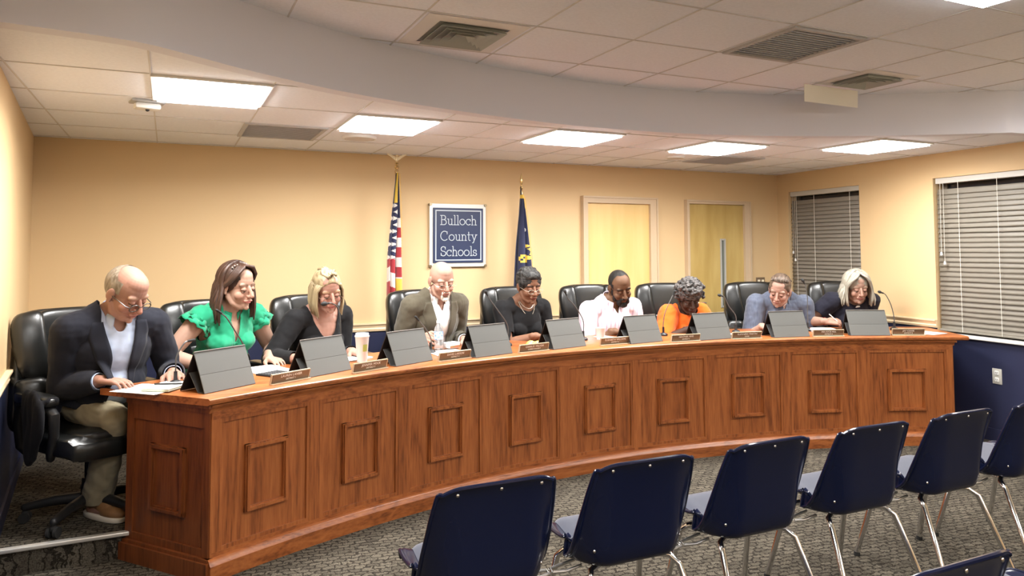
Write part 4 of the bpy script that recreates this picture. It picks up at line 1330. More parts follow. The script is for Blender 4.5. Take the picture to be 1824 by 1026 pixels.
for i, (x, y, lb) in enumerate(aud):
    o = sc if i == 0 else dup(sc)
    o.location = (x, y, 0); o.rotation_euler = (0, 0, radians([0, -1, .5, -.5, 0, 1, 0, -1][i])); o['label'] = lb
    o['group'] = 'navy audience chairs'
# ------------------------------------------------------------------ people
def fuse(bm, voxel, smooth=4, adapt=0):
    """union of overlapping closed shapes as one continuous surface"""
    me = bpy.data.meshes.new('f'); bm.to_mesh(me); bm.free()
    o = bpy.data.objects.new('f', me); COL.objects.link(o)
    r = o.modifiers.new('r', 'REMESH'); r.mode = 'VOXEL'; r.voxel_size = voxel; r.adaptivity = adapt
    if smooth:
        s = o.modifiers.new('s', 'SMOOTH'); s.iterations = smooth; s.factor = .5
    dg = bpy.context.evaluated_depsgraph_get()
    me2 = bpy.data.meshes.new_from_object(o.evaluated_get(dg))
    bpy.data.objects.remove(o); bpy.data.meshes.remove(me)
    b = bmesh.new(); b.from_mesh(me2); bpy.data.meshes.remove(me2)
    return b

def wrinkle(bm, amp, scale, seed=0, tens=(1, 1, 1)):
    off = V((seed*3.1, seed*1.7, seed*.9))
    bm.normal_update()
    for v in bm.verts:
        q = V((v.co.x*tens[0], v.co.y*tens[1], v.co.z*tens[2]))*scale+off
        v.co += v.normal*amp*(noise.noise(q)+.5*noise.noise(q*2.3))

def cut(bm, inv, cond):
    """delete what cond(local point) is true for"""
    dead = [v for v in bm.verts if cond(inv @ v.co)]
    bmesh.ops.delete(bm, geom=dead, context='VERTS')

def tint_obj(name, bm, fn, mt, parent, inv=None):
    bm.normal_update()
    me = bpy.data.meshes.new(name)
    cols = []
    for v in bm.verts:
        c = fn(v.co); cols += [c[0], c[1], c[2], 1.0]
    bm.to_mesh(me); bm.free()
    a = me.color_attributes.new('tint', 'FLOAT_COLOR', 'POINT')
    a.data.foreach_set('color', cols)
    me.materials.append(mt)
    me.polygons.foreach_set('use_smooth', [True]*len(me.polygons))
    me.transform(wm(parent).inverted())
    o = bpy.data.objects.new(name, me); COL.objects.link(o); o.parent = parent
    return o

def mix(a, b, t): t = max(0, min(1, t)); return tuple(x+(y-x)*t for x, y in zip(a, b))
def sstep(x, a, b):
    t = max(0, min(1, (x-a)/(b-a))); return t*t*(3-2*t)
SKIN = tinted('skin', .58, sub=.06, bump=(350, .06, .0006), spec=.25)
HAIRM = tinted('hair', .42, sub=0, bump=((200, 200, 30), .5, .002), spec=.45)
HAIRC = tinted('curly_hair', .6, sub=0, bump=(160, .6, .003), spec=.3)

def hand(bm, wrist, d, nrm, side, k=1.0, curl=.5, spread=.12, thumb=.6):
    """d: from the wrist to the knuckles; nrm: out of the back of the hand; side=+1 if the thumb is on +(d x nrm)"""
    d = d.normalized(); nrm = (nrm-d*nrm.dot(d)).normalized(); sd = d.cross(nrm)*side
    limb(bm, [(wrist-d*.03*k, .027*k), (wrist, .025*k)], n=12)
    for j, off in enumerate((-.030, -.010, .010, .030)):
        limb(bm, [(wrist+d*.004*k+sd*off*.55*k, .017*k), (wrist+d*.085*k+sd*off*k-nrm*.002, .0125*k)], n=10)
    L = (.062, .073, .078, .070)      # little, ring, middle, index
    for j, off in enumerate((-.032, -.011, .011, .032)):
        p = wrist+d*(.088-(.006 if j in (0,) else 0))*k+sd*off*k
        dd = (d+sd*spread*off*12).normalized(); ax = dd.cross(nrm)
        rad = (.0078, .0086, .0090, .0088)[j]*k
        ch_ = [(p, rad*1.12)]; ang = curl*.55
        for q, fr_ in enumerate((.46, .30, .24)):
            v = dd*cos(ang)-nrm*sin(ang)
            p = p+v*L[j]*fr_*k
            ch_.append((p, rad*(1-.08*(q+1)))); ang += curl*(1.0+.1*j*0)
        limb(bm, ch_, n=10)
    # thumb leaves the side of the palm near its base
    p0 = wrist+d*.022*k+sd*.024*k
    t1 = p0+(d*.55+sd*.62-nrm*.25).normalized()*.040*k
    t2 = t1+(d*.85+sd*(.35-thumb*.4)-nrm*.45).normalized()*.030*k
    t3 = t2+(d*.90+sd*(.10-thumb*.4)-nrm*.40).normalized()*.024*k
    limb(bm, [(p0, .0155*k), (t1, .0125*k), (t2, .0105*k), (t3, .0085*k)], n=10)

def head_prims(bm, Hm, k, fem=0, fat=0, beardless=True):
    def E(c, r, rot=None, **kw): ell(bm, Hm @ (V(c)*k), tuple(x*k for x in r), (Hm.to_3x3() @ rot) if rot else Hm.to_3x3(), **kw)
    jw = .037-.004*fem+.006*fat
    E((0, -.015, .035), (.075, .096, .086), u=32, v=20)
    E((0, .006, .060), (.063, .072, .056), u=24, v=16)
    E((0, .022, -.030), (.060+.004*fat, .062, .083), u=28, v=18)
    E((0, .046, -.088), (jw, .034, .027), u=20)                    # chin and jaw
    for s in (-1, 1):
        limb(bm, [(Hm @ (V((s*.056, -.008, -.042))*k), .018*k), (Hm @ (V((s*(.046+.006*fat), .018, -.078))*k), .018*k), (Hm @ (V((s*.020, .050, -.096))*k), .017*k)])
        E((s*.037, .051, -.034), (.026+.003*fat, .026, .026))          # cheek
        E((s*.026, .0655, .022), (.031, .0145-.002*fem, .0150))        # brow ridge
        E((s*.0315, .0700, .0015), (.0165, .0145, .0120))             # lid
        E((s*.0125, .0935, -.034), (.0078, .0105, .0078))             # nostril wing
        # ear
        R = M.Rotation(radians(s*18), 3, 'Z') @ M.Rotation(radians(-8), 3, 'X')
        E((s*.080, -.012, .000), (.0075, .019, .030), R); E((s*.078, -.008, -.026), (.007, .010, .011), R)
        E((s*.0155, .0835, -.060), (.014, .009, .0055))
    limb(bm, [(Hm @ (V((0, .080, .012))*k), .0085*k), (Hm @ (V((0, .096, -.012))*k), .0095*k), (Hm @ (V((0, .106, -.031))*k), .0125*k)])
    E((0, .0875, -.0585), (.017, .0075, .0052)); E((0, .0845, -.0695), (.018, .0085, .0062)); E((0, .080, -.050), (.022, .010, .013))
    E((0, .074, -.100), (.016, .013, .013))

def glasses(par, Hm, k, col, r=.024, th=.0016, square=.75, z=-.008, name='glasses'):
    mt = mat('glasses_frame', col, .3, metal=.6 if sum(col) > .6 else 0)
    bm = bmesh.new()
    def W(c): return Hm @ (V(c)*k)
    for s in (-1, 1):
        tube(bm, [W((s*.034+r*1.05*cos(a)*1, .099-.10*abs(s*.034+r*cos(a))**1*.35, z+r*square*sin(a))) for a in [2*pi*i/24 for i in range(24)]], th*k, 6, closed=True)
        tube(bm, [W((s*(.034+r), .094, z+.004)), W((s*.071, .082, z+.006)), W((s*.080, .0, z+.010)), W((s*.081, -.012, z+.004))], th*k, 6)
    tube(bm, [W((-.012, .098, z+.003)), W((0, .103, z+.006)), W((.012, .098, z+.003))], th*k, 6)
    return obj(name, bm, mt, par, world=True)

def locks(bm, Hm, k, n, rnd, az0, az1, length, er=(.086, .104, .096), ec=(0, -.018, .036), rad=.0075, top=(0, -.005), wav=.006, flare=.015, z_eq=-.01, inw=0, gdir=None, start=.05, lenvar=.12, pull=None):
    """hair locks that run from the crown over the skull and then hang along gravity"""
    g = (Hm.to_3x3().inverted() @ V((0, 0, -1))) if gdir is None else gdir
    for i in range(n):
        az = radians(az0+(az1-az0)*(i+rnd.uniform(-.4, .4)+.5)/n)
        pts = []; ph = rnd.uniform(0, 6); jl = 1+rnd.uniform(-lenvar, lenvar)
        ex = 1+rnd.uniform(-.02, .05)
        for j in range(8):
            t_ = start+(1-start)*j/7; el = pi/2*(1-t_)+(-.1)*t_
            x = ec[0]+er[0]*ex*cos(el)*sin(az)+top[0]*(1-t_); y = ec[1]+er[1]*ex*cos(el)*cos(az)+top[1]*(1-t_); z = ec[2]+er[2]*ex*sin(el)
            pts.append(V((x, y, z)))
        e = pts[-1]; outv = V((e.x, e.y+.02, 0)).normalized()
        m_ = 7
        if length > 0:
            for j in range(1, m_+1):
                u = j/m_
                q = e+g*length*jl*u+outv*(flare*sin(u*pi*.6)-inw*u*u)+V((wav*sin(u*5+ph), wav*cos(u*4+ph), 0))
                if pull: q = q+V(pull)*u
                pts.append(q)
        w_ = [Hm @ (p*k) for p in pts]
        N_ = len(w_)
        tube(bm, w_, [rad*k*(.55+.45*sin(pi*min(1, .25+.75*(q/(N_-1))))) * (1 if q < N_-2 else .7) for q in range(N_)], 7)

def hair_col(base, hi, scale=60, inv=None, axis=(1, 1, .12)):
    def f(co):
        q = (inv @ co) if inv else co
        n = noise.noise(V((q.x*axis[0], q.y*axis[1], q.z*axis[2]))*scale)
        return tuple(x*.75 for x in mix(base, hi, .5+.9*n))
    return f

def person(D):
    """D: dictionary describing one seated figure in world polar coordinates"""
    a, r, z = D['head']; s = D.get('s', 1.0); k = D.get('k', 1.08)
    Hd = P(a, r, z)
    at = D.get('ta', a); tw = radians(D.get('twist', 0))
    F = V((-sin(radians(at)), -cos(radians(at)), 0)); F.rotate(M.Rotation(tw, 3, 'Z')); Rg = V((F.y, -F.x, 0)); UPV = V((0, 0, 1))
    # head frame: yaw measured from the direction to the viewer, positive towards the viewer's right
    vd = V((Hd.x-EYE.x, Hd.y-EYE.y, 0)).normalized(); vr = V((vd.y, -vd.x, 0))
    ph = radians(D['yaw']); hf = -vd*cos(ph)+vr*sin(ph); hr = V((hf.y, -hf.x, 0))
    pt = radians(D['pitch']); fy = hf*cos(pt)-UPV*sin(pt); fz = hf*sin(pt)+UPV*cos(pt)
    rl = radians(D.get('roll', 0)); fx, fz = hr*cos(rl)+fz*sin(rl), fz*cos(rl)-hr*sin(rl)
    Hm = M((fx, fy, fz)).transposed().to_4x4(); Hm.translation = Hd
    HI = Hm.inverted()
    # neck base and torso
    nk_top = Hm @ (V((0, -.022, -.050))*k)
    N = nk_top-F*.040*s-UPV*.088*s+(Hd-nk_top)*0
    N = N+F*D.get('nfw', 0)+Rg*D.get('nrt', 0)+UPV*D.get('nup', .02)
    L = .47*s*D.get('tl', 1)
    hz = max(PZ+.50, N.z-L*.94)
    hz = max(hz, min(D.get('hipz', 0), N.z-.2))
    dz = N.z-hz; hor = sqrt(max(L*L-dz*dz, .0004))
    Hp = V((N.x, N.y, 0))-F*hor+V((0, 0, hz))-Rg*D.get('nrt', 0)*.5
    tz = (N-Hp).normalized(); tx = (Rg-tz*Rg.dot(tz)).normalized(); ty = tz.cross(tx)
    Tm = M((tx, ty, tz)).transposed().to_4x4(); Tm.translation = Hp; TI = Tm.inverted()
    sc_ = V((s, s, L/.50))
    def T(x, y, z_): return Tm @ V((x*s, y*s, z_*L/.50))
    root = thing('person', D['label'], 'person', (Hp.x, Hp.y, PZ), atan2(-F.x, F.y))
    g = D.get('girth', 1.0); fem = D.get('fem', 0); sw = D.get('sw', 1.0)
    # arms
    arms = {}
    for sd, nm in ((1, 'R'), (-1, 'L')):
        S0 = T(sd*.178*sw, -.002, .425)
        h = P(*D[nm][:3]); ua, fa = .285*s*D.get('al', 1), .25*s*D.get('al', 1)
        hd_dir = D.get(nm+'d')        # hand direction in (right, forward) of torso
        if hd_dir: dv = (Rg*hd_dir[0]+F*hd_dir[1]).normalized()
        else: dv = (F*.9-Rg*sd*.5).normalized()
        wr = h-dv*.07*s
        dd = wr-S0; dist = min(dd.length, (ua+fa)*.985); wr = S0+dd.normalized()*dist; dd = dd.normalized()
        ca = (ua*ua+dist*dist-fa*fa)/(2*ua*dist); hh = ua*sqrt(max(0, 1-ca*ca))
        pole = Rg*sd*D.get('out', .8)-UPV*D.get('down', .9)-F*.35
        if nm+'p' in D: q = D[nm+'p']; pole = Rg*q[0]+F*q[1]+UPV*q[2]
        pole = (pole-dd*pole.dot(dd)).normalized()
        El = S0+dd*ua*ca+pole*hh
        arms[nm] = (S0, El, wr, h, dv, sd)
    kn = {}
    for sd, nm in ((1, 'R'), (-1, 'L')):
        hp = T(sd*.085, .01, .0)
        kp = V((Hp.x, Hp.y, 0))+F*.43*s+Rg*sd*D.get('kw', .13)+UPV*(PZ+.505); ak = V((kp.x, kp.y, PZ+.10))-F*.05
        if nm+'k' in D: kp = V(D[nm+'k'][0]); ak = V(D[nm+'k'][1])
        kn[nm] = (hp, kp, ak)
    def torso(bm, e=0, w_=1.0):
        def E(c, r_, **kw): ell(bm, T(*c), (r_[0]*s+e, r_[1]*s+e, r_[2]*s+e), Tm.to_3x3(), u=24, v=16)
        E((0, .0, .02), (.168*g, .122*g, .120)); E((0, .012*g, .15), (.150*g, .112*g, .13)); E((0, .012, .30), (.160*(.5+.5*g), .112*(.5+.5*g), .15))
        E((0, -.002, .40), (.150*sw, .088, .080))
        if g > 1.1: E((0, .05*g, .13), (.13*g, .10*g, .12))
        if fem:
            for q in (-1, 1): E((q*.070, .088, .285), (.058+.010*fem, .050+.012*fem, .058))
        limb(bm, [(T(-.150*sw, -.004, .425), .060*s), (T(0, -.012, .43), .066*s), (T(.150*sw, -.004, .425), .060*s)], e)
        for q in (-1, 1): cone(bm, T(q*.115*sw, -.012, .44), T(q*.02, -.015, .515), .044*s+e, .050*s+e, 16)
    def arm(bm, nm, e=0, t_end=2.0, e_end=None):
        S0, El, wr, h, dv, sd = arms[nm]; fat_ = D.get('armr', 1)
        R3 = [(S0, .056*s*fat_), (S0.lerp(El, .45), .049*s*fat_), (El, .041*s*fat_), (El.lerp(wr, .35), .042*s*fat_), (wr, .027*s*fat_)]
        ts = [0, .45, 1, 1.35, 2]
        out = []
        for (p, q), tt in zip(R3, ts):
            if tt <= t_end+1e-6: out.append((p, q))
            else:
                i = ts.index(tt); p0, q0 = R3[i-1]; u = (t_end-ts[i-1])/(tt-ts[i-1])
                if u > .02: out.append((p0.lerp(p, u), q0+(q-q0)*u))
                break
        n_ = len(out)
        out = [(p, q+(e+((e_end-e) if e_end else 0)*(i/(n_-1)))) for i, (p, q) in enumerate(out)]
        limb(bm, out, 0, 18)
        if t_end < 2:      # flat cuff: remembered as a cutting plane
            i = n_-1; return out[-1][0], (out[-1][0]-out[-2][0]).normalized(), out[-1][1]
    def leg(bm, nm, e=0, foot=True, fl=0):
        hp, kp, ak = kn[nm]
        limb(bm, [(hp, .088*s), (hp.lerp(kp, .5), .078*s*(.5+.5*g)), (kp, .058*s), (kp.lerp(ak, .35), .056*s), (ak, .040*s+fl)], e, 18)
        if foot:
            fd = (F if nm+'f' not in D else V(D[nm+'f'])).normalized()
            b = V((ak.x, ak.y, PZ+.045)); limb(bm, [(b-fd*.03, .038), (b+fd*.10, .036), (b+fd*.17-V((0, 0, .01)), .028)], e)
    # ---- continuous skin body
    bm = bmesh.new()
    torso(bm)
    for nm in 'RL':
        arm(bm, nm)
        S0, El, wr, h, dv, sd = arms[nm]
        hn = UPV if nm+'n' not in D else (Rg*D[nm+'n'][0]+F*D[nm+'n'][1]+UPV*D[nm+'n'][2])
        # thumb side: for the right hand palm down, thumb points to the left
        dxn = dv.cross(hn); want = -Rg*sd
        hand(bm, wr, dv, hn, 1 if dxn.dot(want) > 0 else -1, s*1.02, D.get(nm+'c', .45))
        leg(bm, nm)
    limb(bm, [(nk_top, .050*s*D.get('nw', 1)), (nk_top.lerp(N, .5), .052*s*D.get('nw', 1)), (N, .060*s), (T(0, 0, .43), .07*s)])
    body = fuse(bm, .0048, 3)
    bm = bmesh.new(); head_prims(bm, Hm, k, fem, D.get('fat', 0))
    limb(bm, [(Hm @ (V((0, -.026, -.02))*k), .048*s*D.get('nw', 1)), (nk_top, .0505*s*D.get('nw', 1)), (nk_top.lerp(N, .6), .0525*s*D.get('nw', 1))])
    hdm = fuse(bm, .0028, 7)
    hdm.normal_update()
    merge(body, hdm)
    sk = tuple(x*(.48 if D['skin'][0] > .4 else .72) for x in D['skin']);  lip = tuple(x*.7 for x in D.get('lip', mix(D['skin'], (.45, .10, .09), .45))); brow = D.get('brow', mix(sk, (.05, .03, .02), .6)); flush = D.get('flush', .25)
    bc = D.get('stubble')
    def col(co):
        q = HI @ co / k
        c = sk
        if q.length < .17 and q.z > -.14:
            c = mix(c, (c[0]*1.02, c[1]*.72, c[2]*.66), flush*(sstep(q.y, .03, .08)*(1-sstep(abs(q.z+.03), .02, .06))))
            if q.y > .055 and abs(q.x) < .056 and abs(q.x) > .010:
                zb = .0225+.004*sin((abs(q.x)-.01)/.045*pi)-.02*max(0, abs(q.x)-.04)
                c = mix(c, brow, (1-sstep(abs(q.z-zb), .0040, .0085))*D.get('browk', .85))
            if q.y > .070 and abs(q.x) < .027:
                zl = -.0645+.10*abs(q.x)*.15
                c = mix(c, lip, 1-sstep(abs(q.z-zl)+abs(q.x)*.15, .0055, .0095))
                c = mix(c, mix(lip, (.03, .01, .01), .7), (1-sstep(abs(q.z-zl+.0005), .0006, .0022))*(1-sstep(abs(q.x), .018, .024)))
            if q.y > .05 and .010 < abs(q.x) < .054 and -.014 < q.z < .016: c = mix(c, tuple(x*f_ for x, f_ in zip(sk, (.86, .77, .74))), 1-sstep(abs(q.z-.001), .009, .015))
            # lash line
            for sg in (-1, 1):
                dx, dz = q.x-sg*.0315, q.z+.0045+14*(q.x-sg*.0315)**2*.0
                if q.y > .066 and abs(dx) < .0155 and abs(dz-dx*dx*18) < .0028: c = mix(c, (.03, .018, .012), .78)
                # lid crease shade is left to the light
            if bc and bc[1](q): c = mix(c, bc[0], bc[2])
            if D.get('scalp') and D['scalp'][1](q): c = mix(c, D['scalp'][0], D['scalp'][2])
        n = noise.noise(co*38)
        return tuple(x*(1+.05*n) for x in c)
    b_ = tint_obj('body', body, col, SKIN, root)
    # eyes: a sliver of white and iris under the lowered lids
    for sg in (-1, 1):
        bm = bmesh.new(); ell(bm, Hm @ (V((sg*.0315, .0710, -.0050))*k), (.0112*k,)*3, Hm.to_3x3(), 20, 14)
        def ecol(co, sg=sg):
            q = (HI @ co/k-V((sg*.0315, .0710, -.0050))).normalized(); d = q.dot(V((0, .93, -.36)))
            return (.01, .01, .01) if d > .955 else ((.06, .04, .03) if d > .80 else (.36, .32, .29))
        if D.get('eyes', True): tint_obj('eye', bm, ecol, SKIN, root)
        else: bm.free()
    D.update(Hm=Hm, HI=HI, Tm=Tm, TI=TI, T=T, torso=torso, arm=arm, leg=leg, root=root, k=k, s=s, N=N, arms=arms, F=F, Rg=Rg, kn=kn, L=L, g=g)
    return root

def trousers(D, mt, seed=1, voxel=.008):
    bm = bmesh.new(); s = D['s']; Tm = D['Tm']
    for nm in 'RL': D['leg'](bm, nm, .013, False, .022)
    ell(bm, D['T'](0, 0, .02), (.168*s*D['g']+.014, .122*s*D['g']+.016, .12*s+.012), Tm.to_3x3(), u=24, v=16)
    b = fuse(bm, voxel, 3)
    wrinkle(b, .007, 16, seed)
    # open hems just above the shoes
    cut(b, M.Identity(4), lambda q: q.z < PZ+.075)
    o = obj('trousers', b, mt, D['root'], world=True, smooth='keep'); o.data.polygons.foreach_set('use_smooth', [True]*len(o.data.polygons))
    return o

def shoes(D, mt_u, mt_s):
    for nm in 'RL':
        hp, kp, ak = D['kn'][nm]; fd = (D['F'] if nm+'f' not in D else V(D[nm+'f'])).normalized(); sdv = V((fd.y, -fd.x, 0)); b = V((ak.x, ak.y, PZ))
        R = M((sdv, fd, V((0, 0, 1)))).transposed()
        bm = bmesh.new()
        ell(bm, b+fd*.115+V((0, 0, .040)), (.044, .100, .036), R); ell(bm, b-fd*.015+V((0, 0, .058)), (.038, .060, .050), R); ell(bm, b+fd*.05+V((0, 0, .062)), (.038, .08, .042), R)
        u_ = fuse(bm, .006, 3); sh = obj('shoe', u_, mt_u, D['root'], world=True)
        bm = bmesh.new(); superq(bm, b+fd*.062+V((0, 0, .015)), (.050, .155, .015), (.3, .75), R); obj('sole', bm, mt_s, sh, world=True)
        bm = bmesh.new()
        for j in range(3):
            c = b+fd*(.055+.025*j)+V((0, 0, .101-.010*j)); tube(bm, [c-sdv*.022-V((0, 0, .008)), c, c+sdv*.022-V((0, 0, .008))], .0025, 6)
        obj('lace', bm, BLACKP, sh, world=True)

def nh(q, r=.080, z=.44):
    return q.z > z and hypot(q.x, q.y+.012) < r

def top(D, mt, e=.012, sleeve=2.0, cond=None, name='shirt', seed=2, amp=.0045, voxel=.006, scale=14, hem=None, extra=None, e_arm=None, solid=.003, flare=None, keep_uncut=False):
    bm = bmesh.new(); D['torso'](bm, e); cuffs = []
    if sleeve:
        for nm in 'RL':
            c_ = D['arm'](bm, nm, (e_arm or e), sleeve, flare)
            if c_: cuffs.append(c_)
    if extra: extra(bm)
    b = fuse(bm, voxel, 4); wrinkle(b, amp, scale, seed)
    bvh = BVHTree.FromBMesh(b)
    TI = D['TI']
    def kill(co):
        q = TI @ co
        for p, d, r_ in cuffs:
            v = co-p
            if v.dot(d) > -.004 and v.length < r_*1.45: return True
        return bool(cond and cond(V((q.x/D['s'], q.y/D['s'], q.z*.50/D['L'])), co))
    if sleeve == 2.0:      # open the sleeve over the hand
        for nm in 'RL': S0, El, wr, h, dv, sd = D['arms'][nm]; cuffs.append((wr-(wr-El).normalized()*.012, (wr-El).normalized(), .05))
    dead = [v for v in b.verts if kill(v.co)]
    bmesh.ops.delete(b, geom=dead, context='VERTS')
    # relax the stair-stepped cut edge along itself
    bnd = [v for v in b.verts if v.is_boundary]
    nb = {v: [x.other_vert(v) for x in v.link_edges if x.is_boundary] for v in bnd}
    for _ in range(8):
        new = {v: (v.co+sum((w_.co for w_ in ns), V((0, 0, 0))))/(1+len(ns)) for v, ns in nb.items() if ns}
        for v, c in new.items(): v.co = c
    o = obj(name, b, mt, D['root'], world=True, smooth='keep')
    o.data.polygons.foreach_set('use_smooth', [True]*len(o.data.polygons))
    if solid:
        md = o.modifiers.new('s', 'SOLIDIFY'); md.thickness = solid; md.offset = .5
    return o, bvh

def drape(D, bvh, name, edge0, edge1, z0, z1, mt, parent, off=.006, n=26, m_=6, th=.003, sides=(-1, 1)):
    """strip lying on the garment between x=edge0(z) and x=edge1(z) seen from the chest"""
    out = []
    for sg in sides:
        bm = bmesh.new()
        def f(u, v):
            zz = z0+(z1-z0)*v; x = sg*(edge0(zz)+(edge1(zz)-edge0(zz))*u)
            o_ = D['T'](x, .45, zz); d = -(D['Tm'].to_3x3() @ V((0, 1, 0)))
            h = bvh.ray_cast(o_, d, .7)
            p = h[0] if h[0] else D['T'](x, .09, zz)
            return p-d*off
        grid(bm, f, m_, n)
        o = obj(name, bm, mt, parent, world=True, smooth='keep')
        o.data.polygons.foreach_set('use_smooth', [True]*len(o.data.polygons))
        md = o.modifiers.new('s', 'SOLIDIFY'); md.thickness = th; md.offset = 0
        out.append(o)
    return out

def collar(D, mt, parent, gap=20, r0=.060, r1=.088, z0=.545, z1=.475, fwd=.012, name='collar', point=.03):
    """folded shirt collar round the neck, open at the front"""
    for sg in (-1, 1):
        bm = bmesh.new()
        def f(u, v):
            th = radians(gap+(180-gap)*u)
            fr_ = max(0, 1-u*3.2)
            rr = r0+(r1-r0)*v+point*.4*fr_*v
            zz = z0-.035*(cos(th)*.5+.5)+(z1-z0)*v-point*fr_*v*1.1
            return D['T'](sg*rr*sin(th)*.98, fwd*(cos(th)+.3)+rr*cos(th)*1.02-.012, zz)
        grid(bm, f, 26, 5)
        o = obj(name, bm, mt, parent, world=True, smooth='keep'); o.data.polygons.foreach_set('use_smooth', [True]*len(o.data.polygons))
        md = o.modifiers.new('s', 'SOLIDIFY'); md.thickness = .0035; md.offset = 0

def cloth(name, col, rough=.85, sheen=.15, bump=(260, .25, .001), **kw): return mat(name, col, rough, bump=bump, sheen=sheen, spec=.25, **kw)
DARKT = cloth('dark_trouser_cloth', (.03, .03, .04))
rnd = random.Random(11)
# ---- man in dark suit, left end
D = dict(head=(-28.45, 6.60, 1.322), yaw=46, pitch=33, roll=-4, s=1.08, k=1.17, girth=1.12, sw=1.12, fat=1, ta=-28.5, twist=-4, nw=1.12,
    R=(-29.3, 6.50, .885), Rd=(-.5, .9), Rc=.5, L=(-26.9, 6.42, .885), Ld=(.3, .9), Lc=.4, Rp=(.35, -1, -.5), Lp=(-.5, -.9, -.5), al=1.04,
    Rk=((-.235, 4.41, .665), (-.315, 4.56, PZ+.11)), Rf=(.62, -.78, 0), Lk=((.0, 4.62, .65), (-.02, 4.70, PZ+.1)),
    skin=(.62, .335, .25), flush=.5, brow=(.34, .22, .15), browk=.5, lip=(.50, .20, .17), hipz=.66,
    label='seated man with glasses in a dark suit jacket and khaki trousers at the left end')
person(D); Hm, HI, k = D['Hm'], D['HI'], D['k']
bm = bmesh.new()
superq(bm, (-.592, 4.360, .665), (.022, .105, .185), (.75, .8), M.Rotation(radians(28), 3, 'Z'), 24, 16, f=lambda q: V((q.x, q.y*(1+.45*q.z/.2)+.05*(q.z/.2)**2, q.z)))
superq(bm, (-.56, 4.40, .80), (.050, .11, .022), (.6, .6), M.Rotation(radians(28), 3, 'Z'))
cb = fuse(bm, .006, 3); wrinkle(cb, .014, 15, 4, (1, 1, .2))
COATB = cb
SH = cloth('pale_blue_shirt', (.40, .47, .62), sheen=.05)
sh, bv = top(D, SH, .012, 2.0, lambda q, co: q.z < .04 or nh(q) or (q.z > .44 and q.y > 0 and abs(q.x) < .012+(q.z-.44)*.55), seed=3)
collar(D, SH, sh, gap=24)
JK = cloth('dark_navy_suiting', (.0075, .0085, .015), .85, sheen=.05)
obj('coat_tail', COATB, cloth('black_coat_lining', (.004, .004, .006), .9, sheen=.03), D['root'], world=True)
def jw(z_): return .045+.035*sstep(z_, .30, .50)+.02*sstep(.2-z_, 0, .2)
def coat_extra(bm):
    T = D['T']
    for nm in 'RL': S0 = D['arms'][nm][0]; ell(bm, S0+V((0, 0, .012)), .066*D['s'])
    # skirt of the jacket hanging over the side of the seat
    q = D['Tm'].to_3x3()
    ell(bm, T(.16, -.05, -.04), (.09, .14, .13), q); ell(bm, T(.20, -.14, -.12), (.05, .12, .16), q); ell(bm, T(-.15, -.05, -.02), (.09, .12, .1), q)
jk, bj = top(D, JK, .026, 2.0, lambda q, co: (q.y > -.02 and abs(q.x) < jw(q.z) and q.z > -.2) or nh(q, .085, .43) or (q.z < .03 and q.y > .06), name='suit_jacket', seed=5, amp=.006, extra=coat_extra, e_arm=.022, scale=11)
drape(D, bj, 'lapel', lambda z_: jw(z_)-.004, lambda z_: jw(z_)+.012+.062*sstep(z_, .12, .38)*(1-.45*sstep(z_, .40, .50)), .10, .485, JK, jk, off=.004)
TR = cloth('khaki_cotton', (.20, .17, .11), .9)
trousers(D, TR, 4, .007)
shoes(D, mat('tan_leather', (.23, .12, .05), .45), mat('pale_sole', (.6, .56, .48), .7))
bm = bmesh.new()
ell(bm, Hm @ (V((0, -.024, .030))*k), (.0815*k, .094*k, .090*k), Hm.to_3x3(), u=32, v=22)
b = fuse(bm, .003, 2)
cut(b, HI, lambda q: (q.z/k > .070+.9*max(0, -(q.y/k)-.012)) or q.y/k > .026-.12*max(0, q.z/k) or (q.y/k > -.030 and q.z/k < .012) or q.z/k < -.055)
wrinkle(b, .0018, 50, 2, (1, 1, .25))
tint_obj('hair', b, hair_col((.17, .135, .10), (.33, .28, .22), 90, HI), HAIRM, D['root'])
glasses(D['root'], Hm, k, (.035, .025, .018), r=.0245, th=.0023, square=.68, z=-.012)

# ---- woman in green
D = dict(head=(-22.55, 6.68, 1.325), yaw=46, pitch=10, roll=-3, s=.99, k=1.12, girth=1.02, fem=1, ta=-22.6, twist=4,
    R=(-24.3, 6.53, .88), Rd=(-.1, .95), L=(-20.95, 6.56, .875), Ld=(.1, .9), Lc=.35, Rp=(.9, -.3, -.7), Lp=(-.7, -.4, -.7), armr=1.12, out=1.0, tl=.98,
    skin=(.69, .43, .32), flush=.35, lip=(.55, .20, .18), brow=(.10, .055, .035),
    label='seated smiling woman with long dark brown hair in a green ruffled sleeveless blouse')
person(D); Hm, HI, k = D['Hm'], D['HI'], D['k']
GR = cloth('green_blouse', (.008, .235, .12), .75, sheen=.2)
sh, bv = top(D, GR, .014, .16, lambda q, co: nh(q, .085, .43) or (q.z > .30 and q.y > 0 and abs(q.x) < (q.z-.30)*.20), name='blouse', seed=9, amp=.008, scale=15)
for sg, nm in ((1, 'R'), (-1, 'L')):
    bm = bmesh.new()
    S0, El = D['arms'][nm][:2]; d = (El-S0).normalized(); fr_ = frame_of(d)
    for ring in range(3):
        c = S0+d*(.005+.022*ring)
        pp = []
        for j in range(40):
            t_ = 2*pi*j/40; rr = .070+.010*ring+.008*sin(t_*7+ring*2)
            pp.append(c+(fr_.col[0]*cos(t_)+fr_.col[1]*sin(t_))*rr)
        vs0 = [bm.verts.new(p-d*.02-(p-c)*.12) for p in pp]; vs1 = [bm.verts.new(p+d*(.016+.006*sin(j*1.9))+(p-c)*.10) for j, p in enumerate(pp)]
        for j in range(40): bm.faces.new((vs0[j], vs0[(j+1) % 40], vs1[(j+1) % 40], vs1[j]))
    o = obj('ruffle', bm, GR, sh, world=True); md = o.modifiers.new('s', 'SOLIDIFY'); md.thickness = .003
